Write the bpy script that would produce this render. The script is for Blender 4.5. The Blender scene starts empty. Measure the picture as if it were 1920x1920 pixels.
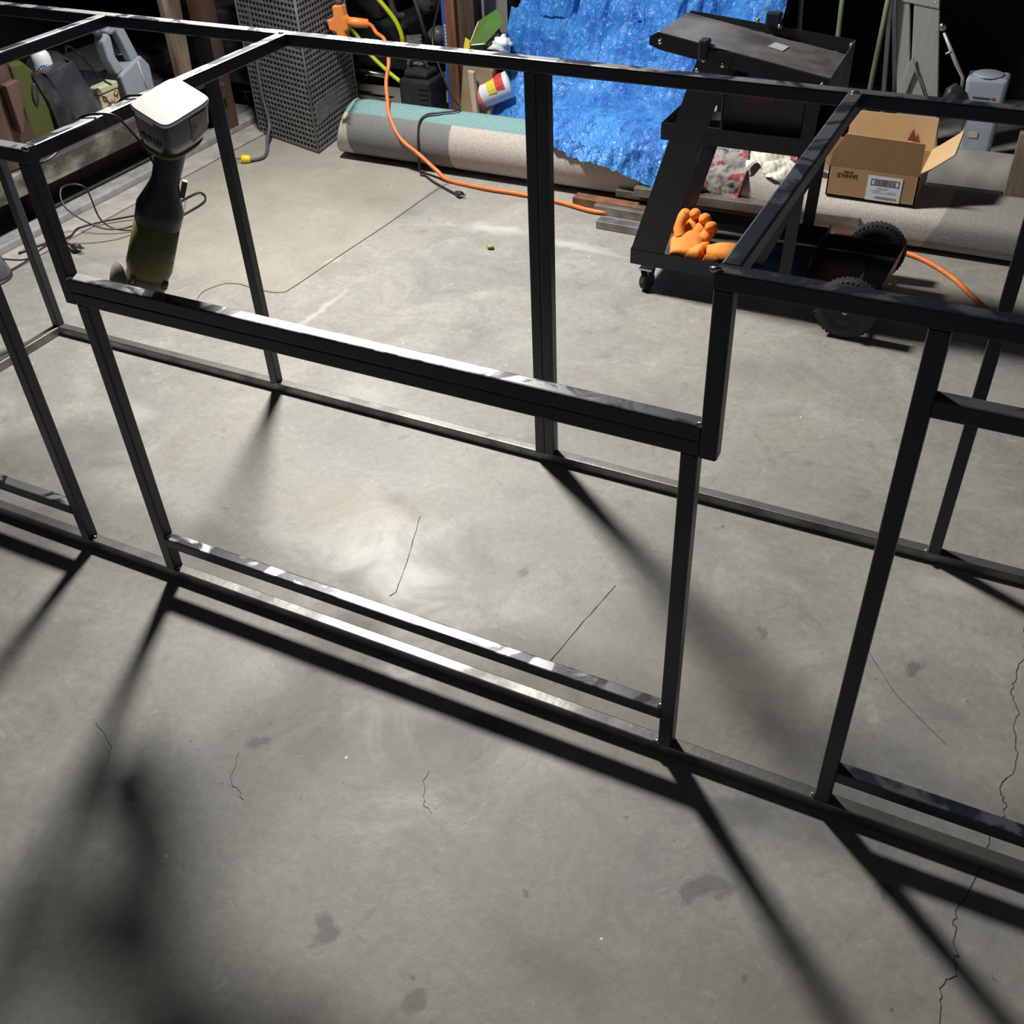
import bpy, bmesh, math, random
from mathutils import Vector, Matrix, noise
random.seed(7)
scn = bpy.context.scene
COL = scn.collection
PI = math.pi

# ---------------------------------------------------------------- camera
CAM = Vector((1.2837, -1.0713, 1.4443))
cam_d = bpy.data.cameras.new('camera'); cam = bpy.data.objects.new('camera', cam_d); COL.objects.link(cam)
R = Matrix.Rotation(0.4966, 3, 'Z') @ Matrix.Rotation(0.8854, 3, 'X') @ Matrix.Rotation(-0.0521, 3, 'Z')
cam.matrix_world = Matrix.Translation(CAM) @ R.to_4x4()
cam_d.sensor_width = 36.0; cam_d.sensor_fit = 'HORIZONTAL'; cam_d.lens = 1927.5 / 1920 * 36.0
cam_d.clip_start = 0.02
scn.camera = cam

# ---------------------------------------------------------------- world, lamp, exposure
w = bpy.data.worlds.new('world'); scn.world = w; w.use_nodes = True
w.node_tree.nodes['Background'].inputs[0].default_value = (0.78, 0.86, 1.0, 1)
w.node_tree.nodes['Background'].inputs[1].default_value = 0.062
LAMP = Vector((-0.80, 1.60, 2.15))
ld = bpy.data.lights.new('work_light', 'AREA'); ld.shape = 'DISK'; ld.size = 0.32
ld.energy = 75; ld.color = (1.0, 0.972, 0.905)
lo = bpy.data.objects.new('work_light', ld); COL.objects.link(lo); lo.location = LAMP
lo.rotation_euler = (Vector((0.55, 0.25, 0)) - LAMP).to_track_quat('-Z', 'Y').to_euler()
scn.view_settings.view_transform = 'Standard'; scn.view_settings.look = 'None'
scn.view_settings.gamma = 1.0; scn.view_settings.use_curve_mapping = False
scn.view_settings.exposure = 0.85

# ---------------------------------------------------------------- helpers
def V(*a): return Vector(a)
class MB:
    def __init__(s): s.v = []; s.f = []; s.sm = []
    def add(s, vs, fs, smooth=False):
        n = len(s.v); s.v += [Vector(p) for p in vs]; s.f += [tuple(i + n for i in f) for f in fs]; s.sm += [smooth] * len(fs); return s
    def box(s, a, b):
        x0, x1 = sorted((a[0], b[0])); y0, y1 = sorted((a[1], b[1])); z0, z1 = sorted((a[2], b[2]))
        return s.add([(x0,y0,z0),(x1,y0,z0),(x1,y1,z0),(x0,y1,z0),(x0,y0,z1),(x1,y0,z1),(x1,y1,z1),(x0,y1,z1)],
                     [(0,3,2,1),(4,5,6,7),(0,1,5,4),(1,2,6,5),(2,3,7,6),(3,0,4,7)])
    def prism(s, poly, ext):
        ext = Vector(ext); n = len(poly); P = [Vector(p) for p in poly]
        nrm = Vector((0,0,0))
        for i in range(n): nrm += P[i].cross(P[(i+1) % n])
        if nrm.dot(ext) > 0: P = P[::-1]
        return s.add(P + [p + ext for p in P], [tuple(range(n)), tuple(range(2*n-1, n-1, -1))] + [(i, i+n, (i+1) % n + n, (i+1) % n) for i in range(n)])
    def plate(s, poly, t):
        P = [Vector(p) for p in poly]; nrm = Vector((0,0,0))
        for i in range(len(P)): nrm += P[i].cross(P[(i+1) % len(P)])
        return s.prism(poly, nrm.normalized() * t)
    def sq(s, a, b, h=0.0245, r=0.003, up=None):
        a = Vector(a); b = Vector(b); d = (b - a).normalized()
        up = Vector(up) if up else (V(0,0,1) if abs(d.z) < .9 else V(0,1,0))
        x = d.cross(up).normalized(); y = x.cross(d).normalized(); q = h/2; prof = []
        for cx, cy, a0 in ((1,1,0),(-1,1,90),(-1,-1,180),(1,-1,270)):
            for k in (0,45,90):
                t = math.radians(a0 + k); prof.append((cx*(q-r) + r*math.cos(t), cy*(q-r) + r*math.sin(t)))
        n = len(prof)
        vs = [a + x*p[0] + y*p[1] for p in prof] + [b + x*p[0] + y*p[1] for p in prof]
        return s.add(vs, [tuple(range(n)), tuple(range(2*n-1, n-1, -1))][::1] + [((i+1) % n, i, i+n, (i+1) % n + n) for i in range(n)][::1])
    def tube(s, pts, r, seg=8, cap=True):
        P = [Vector(p) for p in pts]; rs = r if isinstance(r, (list, tuple)) else [r]*len(P)
        rings = []; up = None
        for i, p in enumerate(P):
            d = (P[min(i+1, len(P)-1)] - P[max(i-1, 0)]).normalized()
            if up is None: up = V(0,0,1) if abs(d.z) < .9 else V(1,0,0)
            x = d.cross(up).normalized(); up = x.cross(d).normalized()
            rings.append([p + x*rs[i]*math.cos(t*2*PI/seg) + up*rs[i]*math.sin(t*2*PI/seg) for t in range(seg)])
        vs = [v for g in rings for v in g]; fs = []
        for i in range(len(P)-1):
            for t in range(seg): fs.append((i*seg+t, i*seg+(t+1) % seg, (i+1)*seg+(t+1) % seg, (i+1)*seg+t))
        if cap: fs += [tuple(range(seg-1, -1, -1)), tuple(range((len(P)-1)*seg, len(P)*seg))]
        return s.add(vs, fs, True)
    def loft(s, secs, seg=24, cap=True, smooth=True):
        """secs: (centre, xaxis, yaxis, a, b, exponent)"""
        vs = []; fs = []
        for c, xa, ya, a, b, e in secs:
            c = Vector(c); xa = Vector(xa).normalized(); ya = Vector(ya).normalized()
            for t in range(seg):
                th = 2*PI*t/seg; ct, st = math.cos(th), math.sin(th)
                vs.append(c + xa*a*math.copysign(abs(ct)**(2/e), ct) + ya*b*math.copysign(abs(st)**(2/e), st))
        for i in range(len(secs)-1):
            for t in range(seg): fs.append((i*seg+t, i*seg+(t+1) % seg, (i+1)*seg+(t+1) % seg, (i+1)*seg+t))
        if cap: fs += [tuple(range(seg-1, -1, -1)), tuple(range((len(secs)-1)*seg, len(secs)*seg))]
        return s.add(vs, fs, smooth)
    def lathe(s, prof, c, axis, seg=32):
        axis = Vector(axis).normalized(); x = axis.orthogonal().normalized(); y = axis.cross(x)
        return s.loft([(Vector(c) + axis*h, x, y, r, r, 2) for r, h in prof], seg)
    def blob(s, c, r, amp=.3, sc=(1,1,1), sub=2, fr=None):
        bm = bmesh.new(); bmesh.ops.create_icosphere(bm, subdivisions=sub, radius=1)
        c = Vector(c); fr = fr or 1.3
        vs = [c + Vector((v.co.x*sc[0], v.co.y*sc[1], v.co.z*sc[2]))*r*(1 + amp*noise.noise(v.co*fr + c*37)) for v in bm.verts]
        fs = [tuple(v.index for v in f.verts) for f in bm.faces]; bm.free()
        return s.add(vs, fs, True)
    def build(s, name, mat, parent=None, bevel=0, label=None, loc=None, thing=None, sub=0, solid=0):
        base = Vector((0,0,0))
        p = parent
        while p is not None: base += p.location; p = p.parent
        if loc is not None and parent is None: base = Vector(loc)
        me = bpy.data.meshes.new(name); me.from_pydata([v - base for v in s.v], [], s.f); me.update()
        for i, pl in enumerate(me.polygons): pl.use_smooth = s.sm[i]
        me.materials.append(mat)
        bm = bmesh.new(); bm.from_mesh(me); bmesh.ops.recalc_face_normals(bm, faces=bm.faces); bm.to_mesh(me); bm.free()
        o = bpy.data.objects.new(name, me); COL.objects.link(o)
        if loc is not None and parent is None: o.location = loc
        if parent is not None: o.parent = parent
        if solid: m = o.modifiers.new('solid', 'SOLIDIFY'); m.thickness = solid; m.offset = 0
        if bevel: m = o.modifiers.new('bevel', 'BEVEL'); m.width = bevel; m.segments = 2; m.limit_method = 'ANGLE'; m.angle_limit = 0.6
        if sub: m = o.modifiers.new('sub', 'SUBSURF'); m.levels = sub; m.render_levels = sub
        if label: o['label'] = label
        if thing: tag(o, *thing)
        return o
def tag(o, label, cat, group=None):
    o['label'] = label; o['category'] = cat
    if group: o['group'] = group
    return o
def thing(name, loc, label, cat, group=None):
    o = bpy.data.objects.new(name, None); COL.objects.link(o); o.location = loc; o.empty_display_size = .05
    return tag(o, label, cat, group)
def struct(o): o['kind'] = 'structure'; return o
def text(body, size, origin, xdir, ydir, mat, name, parent, ext=.0004):
    cu = bpy.data.curves.new(name, 'FONT'); cu.body = body; cu.size = size; cu.extrude = ext; cu.resolution_u = 3
    t = bpy.data.objects.new(name, cu); COL.objects.link(t); bpy.context.view_layer.update()
    me = bpy.data.meshes.new_from_object(t.evaluated_get(bpy.context.evaluated_depsgraph_get()))
    xd = Vector(xdir).normalized(); yd = Vector(ydir).normalized(); zd = xd.cross(yd)
    m = MB(); m.add([Vector(origin) + xd*v.co.x + yd*v.co.y + zd*v.co.z for v in me.vertices], [tuple(p.vertices) for p in me.polygons])
    bpy.data.objects.remove(t); bpy.data.curves.remove(cu); bpy.data.meshes.remove(me)
    return m.build(name, mat, parent)
def smooth_path(pts, n=6):
    P = [Vector(p) for p in pts]; out = []
    for i in range(len(P)-1):
        p0 = P[max(i-1,0)]; p1 = P[i]; p2 = P[i+1]; p3 = P[min(i+2, len(P)-1)]
        for k in range(n):
            t = k/n; out.append(.5*((2*p1) + (p2-p0)*t + (2*p0-5*p1+4*p2-p3)*t*t + (3*p1-p0-3*p2+p3)*t**3))
    out.append(P[-1]); return out

# ---------------------------------------------------------------- materials
def mat(name, col, rough=.6, metal=0, col2=None, nscale=30, bump=0, bscale=80, spec=None, rough2=None, stretch=None, detail=5, lo_=.35, hi=.65):
    m = bpy.data.materials.new(name); m.use_nodes = True; N = m.node_tree.nodes; L = m.node_tree.links; b = N['Principled BSDF']
    b.inputs['Base Color'].default_value = (*col, 1); b.inputs['Roughness'].default_value = rough; b.inputs['Metallic'].default_value = metal
    if spec is not None: b.inputs['Specular IOR Level'].default_value = spec
    tc = N.new('ShaderNodeTexCoord'); src = tc.outputs['Object']
    if stretch:
        mp = N.new('ShaderNodeMapping'); mp.inputs['Scale'].default_value = stretch; L.new(src, mp.inputs[0]); src = mp.outputs[0]
    if col2 or rough2 is not None:
        n = N.new('ShaderNodeTexNoise'); n.inputs['Scale'].default_value = nscale; n.inputs['Detail'].default_value = detail; L.new(src, n.inputs[0])
        mr = N.new('ShaderNodeMapRange'); mr.inputs[1].default_value = lo_; mr.inputs[2].default_value = hi; L.new(n.outputs[0], mr.inputs[0])
        if col2:
            mx = N.new('ShaderNodeMix'); mx.data_type = 'RGBA'; mx.inputs[6].default_value = (*col, 1); mx.inputs[7].default_value = (*col2, 1)
            L.new(mr.outputs[0], mx.inputs[0]); L.new(mx.outputs[2], b.inputs['Base Color'])
        if rough2 is not None:
            m2 = N.new('ShaderNodeMapRange'); m2.inputs[3].default_value = rough; m2.inputs[4].default_value = rough2
            L.new(mr.outputs[0], m2.inputs[0]); L.new(m2.outputs[0], b.inputs['Roughness'])
    if bump:
        n2 = N.new('ShaderNodeTexNoise'); n2.inputs['Scale'].default_value = bscale; n2.inputs['Detail'].default_value = 4; L.new(src, n2.inputs[0])
        bp = N.new('ShaderNodeBump'); bp.inputs['Strength'].default_value = bump; bp.inputs['Distance'].default_value = .003
        L.new(n2.outputs[0], bp.inputs['Height']); L.new(bp.outputs[0], b.inputs['Normal'])
    return m
M = {}
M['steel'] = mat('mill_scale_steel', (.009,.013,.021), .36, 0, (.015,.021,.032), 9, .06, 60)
def lit_top(m, bare=(.42,.42,.42), rough=.38, blotch=(.03,.032,.036)):  # bare is the pale highlight tone
    # upward faces paled for the lamp's highlight, between blotches of black mill scale
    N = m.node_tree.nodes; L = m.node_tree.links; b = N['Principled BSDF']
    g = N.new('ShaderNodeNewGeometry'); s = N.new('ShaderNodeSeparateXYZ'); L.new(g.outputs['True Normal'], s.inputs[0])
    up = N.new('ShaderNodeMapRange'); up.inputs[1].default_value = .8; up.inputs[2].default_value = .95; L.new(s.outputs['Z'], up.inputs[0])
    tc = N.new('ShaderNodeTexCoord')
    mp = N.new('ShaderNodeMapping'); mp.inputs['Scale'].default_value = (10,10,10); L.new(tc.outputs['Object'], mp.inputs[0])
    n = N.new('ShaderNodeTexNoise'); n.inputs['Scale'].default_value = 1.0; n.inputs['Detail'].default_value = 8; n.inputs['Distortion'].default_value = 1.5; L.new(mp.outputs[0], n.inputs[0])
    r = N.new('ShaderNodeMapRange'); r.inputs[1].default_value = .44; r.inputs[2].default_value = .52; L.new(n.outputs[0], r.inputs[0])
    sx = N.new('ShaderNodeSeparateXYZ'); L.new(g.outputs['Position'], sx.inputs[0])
    px = N.new('ShaderNodeMapRange'); px.inputs[1].default_value = .55; px.inputs[2].default_value = .98; px.inputs[3].default_value = 1; px.inputs[4].default_value = .16; L.new(sx.outputs['X'], px.inputs[0])  # painted highlight weakens towards the right
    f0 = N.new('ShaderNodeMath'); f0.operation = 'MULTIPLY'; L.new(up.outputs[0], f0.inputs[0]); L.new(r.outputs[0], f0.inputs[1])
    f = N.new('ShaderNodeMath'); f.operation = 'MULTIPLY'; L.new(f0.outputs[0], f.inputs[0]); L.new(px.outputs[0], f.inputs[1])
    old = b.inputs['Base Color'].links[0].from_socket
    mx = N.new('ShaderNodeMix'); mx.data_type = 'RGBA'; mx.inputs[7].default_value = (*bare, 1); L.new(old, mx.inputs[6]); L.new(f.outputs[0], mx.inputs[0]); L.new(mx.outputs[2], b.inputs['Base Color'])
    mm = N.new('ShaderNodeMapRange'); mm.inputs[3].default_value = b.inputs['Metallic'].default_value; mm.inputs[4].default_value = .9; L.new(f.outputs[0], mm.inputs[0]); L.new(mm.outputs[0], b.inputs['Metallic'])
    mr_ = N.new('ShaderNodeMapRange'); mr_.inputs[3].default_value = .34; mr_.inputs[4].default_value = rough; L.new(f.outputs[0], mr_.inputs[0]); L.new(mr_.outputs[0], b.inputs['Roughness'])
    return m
lit_top(M['steel'])
M['raw'] = mat('raw_grey_steel', (.26,.255,.24), .38, .8, (.13,.128,.125), 14, .12, 90, rough2=.52)
M['ground'] = mat('ground_bright_weld', (.6,.6,.6), .25, .9, (.2,.2,.2), 200)
M['blk_paint'] = mat('black_powder_coat', (.012,.014,.02), .38, 0, (.02,.022,.03), 40, spec=.4)
M['tray'] = mat('scuffed_black_tray', (.04,.038,.039), .45, 0, (.13,.124,.12), 6, .3, 90, lo_=.38, hi=.7)
M['rubber'] = mat('black_rubber', (.02,.02,.021), .7, 0, (.035,.035,.035), 60, .3, 120)
M['rubber_grey'] = mat('dusty_rubber', (.10,.10,.10), .8, 0, (.17,.17,.165), 60, .3, 120)
M['blk_plastic'] = mat('black_plastic', (.02,.022,.026), .45, 0, (.035,.037,.04), 30)
M['grey_plastic'] = mat('dark_grey_plastic', (.07,.075,.085), .4, 0, (.1,.105,.11), 30)
M['chrome'] = mat('zinc_metal', (.6,.6,.6), .25, 1)
M['batt_top'] = mat('lit_cap_and_lettering', (.80,.80,.78), .3, 0, (.74,.74,.73), 20)  # dark cap paled for lamp glare; same tone serves the pale lettering
M['batt'] = mat('charcoal_battery_plastic', (.018,.023,.036), .3, 0, (.026,.031,.045), 20)
M['lime'] = mat('dirty_lime_plastic', (.16,.17,.03), .5, 0, (.10,.10,.03), 25)
M['lime_dirty'] = mat('olive_lime_shell', (.20,.205,.045), .5, 0, (.12,.12,.05), 25)
M['gear'] = mat('grey_gear_head', (.28,.27,.24), .5, .6, (.1,.1,.09), 40, .2, 100)
M['grindisc'] = mat('grinding_disc', (.28,.26,.22), .7, 0, (.2,.19,.16), 90)
M['rust'] = mat('rusty_brown_wood', (.12,.065,.045), .55, 0, (.055,.032,.028), 12, .4, 40, stretch=(1,1,.3))
M['wood'] = mat('weathered_plank', (.06,.052,.045), .7, 0, (.34,.33,.27), 6, .5, 40, lo_=.45, hi=.7, stretch=(3,1.2,2))
M['wood_dark'] = mat('dark_brown_post', (.09,.055,.04), .6, 0, (.045,.03,.026), 10, .4, 40, stretch=(4,4,.4))
M['wood_red'] = mat('reddish_brown_post', (.23,.10,.05), .6, 0, (.10,.05,.032), 9, .4, 40, stretch=(4,4,.4))
M['wood_tan'] = mat('tan_board', (.32,.26,.2), .6, 0, (.12,.08,.06), 6, .3, 40, stretch=(3,3,.6))
M['wood_pale'] = mat('pale_pine_stick', (.62,.47,.33), .6, 0, (.5,.38,.27), 20, .2, 40, stretch=(3,3,.4))
M['olive'] = mat('olive_green_plastic', (.065,.075,.014), .4, 0, (.06,.07,.015), 8)
M['bag_black'] = mat('black_plastic_sheet', (.012,.013,.017), .22, 0, (.07,.075,.08), 9, .5, 30, lo_=.5, hi=.8)
M['case_grey'] = mat('scuffed_dark_case', (.03,.032,.038), .4, 0, (.12,.125,.13), 8, .2, 40, lo_=.45, hi=.75)
M['jug'] = mat('blue_grey_jug', (.33,.38,.45), .33, 0, (.36,.41,.48), 10)
M['white'] = mat('white_plastic', (.75,.76,.78), .35)
M['red'] = mat('red_print', (.6,.05,.05), .5); M['blueprint'] = mat('blue_print', (.08,.3,.7), .5)
M['cream'] = mat('cream_tin', (.62,.6,.42), .4, 0, (.5,.48,.34), 30)
M['yellow'] = mat('yellow_print', (.72,.58,.05), .5); M['maroon'] = mat('maroon_print', (.20,.05,.05), .5)
M['yellow_plug'] = mat('yellow_plug', (.8,.62,.02), .4)
M['mesh'] = mat('grey_expanded_mesh', (.15,.155,.165), .5, .2, (.22,.225,.235), 30)
M['mesh_base'] = mat('pale_tray_rim', (.2,.195,.18), .6)
M['orange'] = mat('orange_cord', (.75,.20,.04), .5, 0, (.6,.15,.035), 30)
M['orange_conn'] = mat('orange_connector', (.85,.27,.06), .4)
M['glove'] = mat('orange_suede', (.80,.26,.04), .85, 0, (.66,.2,.03), 18, .5, 60)
M['hose'] = mat('yellow_green_hose', (.6,.72,.02), .4)
M['blk_cord'] = mat('black_cord', (.02,.02,.022), .4)
M['grey_cord'] = mat('grey_cord', (.09,.1,.11), .45)
M['string'] = mat('thin_brown_wire', (.2,.17,.1), .5)
M['blue_card'] = mat('blue_carton_edge', (.04,.10,.50), .5)
M['grey_card'] = mat('grey_carton', (.26,.25,.27), .6, 0, (.22,.21,.23), 8)
M['card'] = mat('cardboard', (.43,.26,.125), .75, 0, (.40,.235,.11), 12)
M['card_in'] = mat('cardboard_inside', (.62,.42,.22), .75, 0, (.58,.39,.2), 12)
M['paper'] = mat('paper_bag', (.36,.28,.17), .8, 0, (.26,.2,.12), 14, .3, 30)
M['green'] = mat('green_bag', (.04,.22,.03), .35, 0, (.12,.10,.03), 9, .5, 20); M['bucket_o'] = mat('orange_lid', (.75,.16,.09), .4)
M['ink'] = mat('dark_ink', (.05,.05,.06), .6); M['brownink'] = mat('brown_ink', (.10,.06,.04), .7)
M['label'] = mat('white_label', (.72,.76,.82), .45)
M['cloth'] = mat('white_cotton', (.74,.74,.66), .9, 0, (.6,.6,.52), 30, .7, 60)
M['alu'] = mat('dull_aluminium', (.50,.52,.50), .45, .45, (.42,.44,.42), 8, stretch=(6,6,.5))
M['pole_g'] = mat('green_pole', (.10,.22,.17), .4, 0, (.16,.2,.1), 12, stretch=(2,2,.3))
M['pole_y'] = mat('yellow_green_pole', (.27,.29,.14), .4, 0, (.12,.18,.13), 12, stretch=(2,2,.3))
M['tote'] = mat('pale_blue_container', (.38,.44,.52), .35, 0, (.3,.35,.42), 9)
M['wall'] = mat('dark_garage_wall', (.013,.013,.015), .9, 0, (.02,.019,.019), 2)
M['kerb'] = mat('pale_kerb_concrete', (.42,.39,.37), .8, 0, (.28,.265,.25), 14, .5, 60)
M['threshold'] = mat('worn_metal_edge', (.40,.40,.40), .55, .1, (.27,.27,.27), 20)
M['crack'] = mat('crack_dark', (.06,.055,.05), .9)
M['leaf'] = mat('leaf_green', (.25,.33,.05), .6)
M['rust_steel'] = mat('rusted_steel', (.30,.12,.05), .6, .3, (.12,.08,.06), 25)
M['bar'] = mat('dull_steel_bar', (.33,.31,.28), .42, .7, (.2,.18,.16), 18)
M['pipe'] = mat('pale_dusty_rug', (.24,.24,.22), .8, 0, (.17,.17,.16), 14)
M['red_dark'] = mat('dark_red_panel', (.12,.01,.015), .4)

def floor_mat():
    m = bpy.data.materials.new('stained_concrete'); m.use_nodes = True; N = m.node_tree.nodes; L = m.node_tree.links; b = N['Principled BSDF']
    tc = N.new('ShaderNodeTexCoord'); geo = tc.outputs['Object']
    def nz(sc, det=6, rg=.6, src=geo, dist=0):
        n = N.new('ShaderNodeTexNoise'); n.inputs['Scale'].default_value = sc; n.inputs['Detail'].default_value = det; n.inputs['Roughness'].default_value = rg; n.inputs['Distortion'].default_value = dist; L.new(src, n.inputs[0]); return n
    def mr(src, a, c, o0=0, o1=1):
        n = N.new('ShaderNodeMapRange'); n.interpolation_type = 'SMOOTHSTEP'
        for i, v in zip((1,2,3,4), (a,c,o0,o1)): n.inputs[i].default_value = v
        L.new(src, n.inputs[0]); return n.outputs[0]
    def mixc(f, a, c, mode='MIX'):
        n = N.new('ShaderNodeMix'); n.data_type = 'RGBA'; n.blend_type = mode
        if hasattr(f, 'links') or hasattr(f, 'is_linked'): L.new(f, n.inputs[0])
        else: n.inputs[0].default_value = f
        for s, i in ((a, 6), (c, 7)):
            if isinstance(s, tuple): n.inputs[i].default_value = (*s, 1)
            else: L.new(s, n.inputs[i])
        return n.outputs[2]
    big = nz(1.3, 5, .55, dist=.6); mid = nz(5, 6, .65, dist=.8); fine = nz(55, 6, .7); tint = nz(3.1, 5, .6, dist=1.5)
    c = mixc(mr(big.outputs[0], .35, .65), (.315,.300,.268), (.262,.258,.246))
    c = mixc(mr(mid.outputs[0], .45, .75), c, (.36,.35,.32))
    c = mixc(mr(tint.outputs[0], .55, .72, 0, .55), c, (.27,.235,.205))
    c = mixc(mr(mid.outputs[0], .28, .42, .55, 0), c, (.175,.175,.175))
    c = mixc(mr(fine.outputs[0], .3, .7, .30, 0), c, (.13,.13,.125))
    m2 = nz(17, 6, .7, dist=1.2); c = mixc(mr(m2.outputs[0], .56, .70, 0, .5), c, (.17,.168,.162)); c = mixc(mr(m2.outputs[0], .30, .42, .45, 0), c, (.40,.395,.365))
    m3 = nz(2.2, 7, .7, dist=2.5); c = mixc(mr(m3.outputs[0], .53, .68, 0, .45), c, (.20,.195,.185))
    # warped coordinate for the stains
    wn = nz(9, 5, .65); ad = N.new('ShaderNodeVectorMath'); ad.operation = 'SCALE'; ad.inputs[3].default_value = .11
    sb = N.new('ShaderNodeVectorMath'); sb.operation = 'SUBTRACT'; sb.inputs[1].default_value = (.5,.5,.5); L.new(wn.outputs['Color'], sb.inputs[0]); L.new(sb.outputs[0], ad.inputs[0])
    wp = N.new('ShaderNodeVectorMath'); wp.operation = 'ADD'; L.new(geo, wp.inputs[0]); L.new(ad.outputs[0], wp.inputs[1])
    def spot(x, y, rx, ry, rot=0, soft=.35):
        mp = N.new('ShaderNodeMapping'); mp.vector_type = 'TEXTURE'; mp.inputs['Location'].default_value = (x, y, 0); mp.inputs['Rotation'].default_value = (0,0,rot); mp.inputs['Scale'].default_value = (rx, ry, 1)
        L.new(wp.outputs[0], mp.inputs[0]); ln = N.new('ShaderNodeVectorMath'); ln.operation = 'LENGTH'; L.new(mp.outputs[0], ln.inputs[0])
        return mr(ln.outputs['Value'], 1-soft, 1+soft, 1, 0)
    def addspots(c, lst, col, k=1.):
        for a in lst:
            f = spot(*a[:6]); mu = N.new('ShaderNodeMath'); mu.operation = 'MULTIPLY'; mu.inputs[1].default_value = a[6]*k; L.new(f, mu.inputs[0])
            c = mixc(mu.outputs[0], c, col)
        return c
    dark = (.125,.122,.118)
    c = addspots(c, [(-.80,1.90,.20,.13,.3,.9,.5), (-.787,1.875,.055,.03,.4,.3,.45), (-.72,.23,.22,.10,.6,.4,.55), (-.55,-.02,.16,.1,0,.6,.4),
                     (1.13,-.205,.035,.017,.4,.3,.75), (1.10,-.23,.018,.014,.4,.3,.7), (.812,-.536,.022,.02,0,.3,.75), (.15,.197,.014,.02,0,.4,.5),
                     (.321,-.275,.022,.012,1.2,.3,.8), (.631,-.512,.014,.03,.2,.3,.75), (.60,-.13,.16,.09,.8,.8,.45), (.73,-.22,.09,.06,.5,.9,.4),
                     (1.12,-.055,.06,.03,.3,.4,.55), (1.29,-.31,.10,.07,.2,.5,.3), (.276,.20,.09,.05,.9,.7,.45), (.40,.30,.16,.07,.7,.9,.35),
                     (.90,.28,.14,.10,.2,.9,.45), (1.05,.20,.08,.06,.2,.9,.35), (.2,.41,.07,.02,-.5,.7,.55), (.45,.9,.3,.14,.3,.9,.3), (.75,1.25,.12,.06,.3,.9,.3),
                     (.0,1.5,.16,.06,.3,.9,.3), (1.0,.75,.3,.16,.3,.9,.2), (-.25,-.28,.12,.10,.3,.5,.45), (-.1,.62,.2,.08,-.4,.9,.28), (.42,.02,.5,.012,-.35,.8,.35)], dark)
    c = addspots(c, [(.60,-.10,.13,.05,.6,.6,.35)], dark)
    c = addspots(c, [(.10,.36,.13,.05,.3,.9,.5), (1.2,-.55,.35,.2,.3,.8,.3), (1.0,.15,.2,.12,.3,.9,.2)], (.30,.24,.19))
    fl = [(-.275,1.80,.10,.035,.1,.7,.7), (.03,1.774,.13,.02,-.05,.8,.6), (-.655,1.384,.03,.02,.9,.5,.8), (-.51,1.09,.012,.14,0,.6,.55), (.25,.26,.12,.10,.3,.9,.4), (.33,.16,.07,.05,.3,.9,.5), (-.63,.45,.06,.03,0,.8,.4), (.62,-.04,.10,.03,.6,.9,.4), (-.1,.75,.07,.04,0,.9,.4), (1.33,.62,.05,.03,0,.6,.4), (.8,-.1,.05,.03,0,.9,.3)]
    c = addspots(c, fl, (.47,.465,.44))
    # smoother tan slab beyond the pour joint
    sp = N.new('ShaderNodeSeparateXYZ'); L.new(geo, sp.inputs[0])
    sa = mr(sp.outputs['X'], -.655, -.640, 1, 0); sb_ = mr(sp.outputs['Y'], 1.10, 1.20, 0, 1)
    ml = N.new('ShaderNodeMath'); ml.operation = 'MULTIPLY'; L.new(sa, ml.inputs[0]); L.new(sb_, ml.inputs[1])
    m5 = N.new('ShaderNodeMath'); m5.operation = 'MULTIPLY'; m5.inputs[1].default_value = .5; L.new(ml.outputs[0], m5.inputs[0])
    c = mixc(m5.outputs[0], c, (.325,.30,.245))
    rr = random.Random(3); extra = []
    for k_ in range(16):
        r_ = rr.uniform(.006,.02); extra.append((rr.uniform(-.3,1.5), rr.uniform(-.75,.9), r_, r_*rr.uniform(.5,.9), rr.uniform(0,3), .4, rr.uniform(.4,.75)))
    for k_ in range(5):
        r_ = rr.uniform(.05,.14); extra.append((rr.uniform(-.2,1.4), rr.uniform(-.7,.5), r_, r_*rr.uniform(.3,.6), rr.uniform(0,3), .9, .4))
    c = addspots(c, extra, (.115,.112,.108))
    # pin specks
    vo = N.new('ShaderNodeTexVoronoi'); vo.inputs['Scale'].default_value = 9; L.new(geo, vo.inputs[0])
    c = mixc(mr(vo.outputs['Distance'], .018, .03, .9, 0), c, (.75,.74,.68))
    vo2 = N.new('ShaderNodeTexVoronoi'); vo2.inputs['Scale'].default_value = 14; L.new(wp.outputs[0], vo2.inputs[0])
    c = mixc(mr(vo2.outputs['Distance'], .03, .07, .65, 0), c, (.10,.098,.095))
    L.new(c, b.inputs['Base Color'])
    L.new(mr(mid.outputs[0], .3, .7, .42, .62), b.inputs['Roughness'])
    b.inputs['Specular IOR Level'].default_value = .4
    bp = N.new('ShaderNodeBump'); bp.inputs['Strength'].default_value = .25; bp.inputs['Distance'].default_value = .002; L.new(fine.outputs[0], bp.inputs['Height']); L.new(bp.outputs[0], b.inputs['Normal'])
    return m
M['floor'] = floor_mat()

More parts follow.
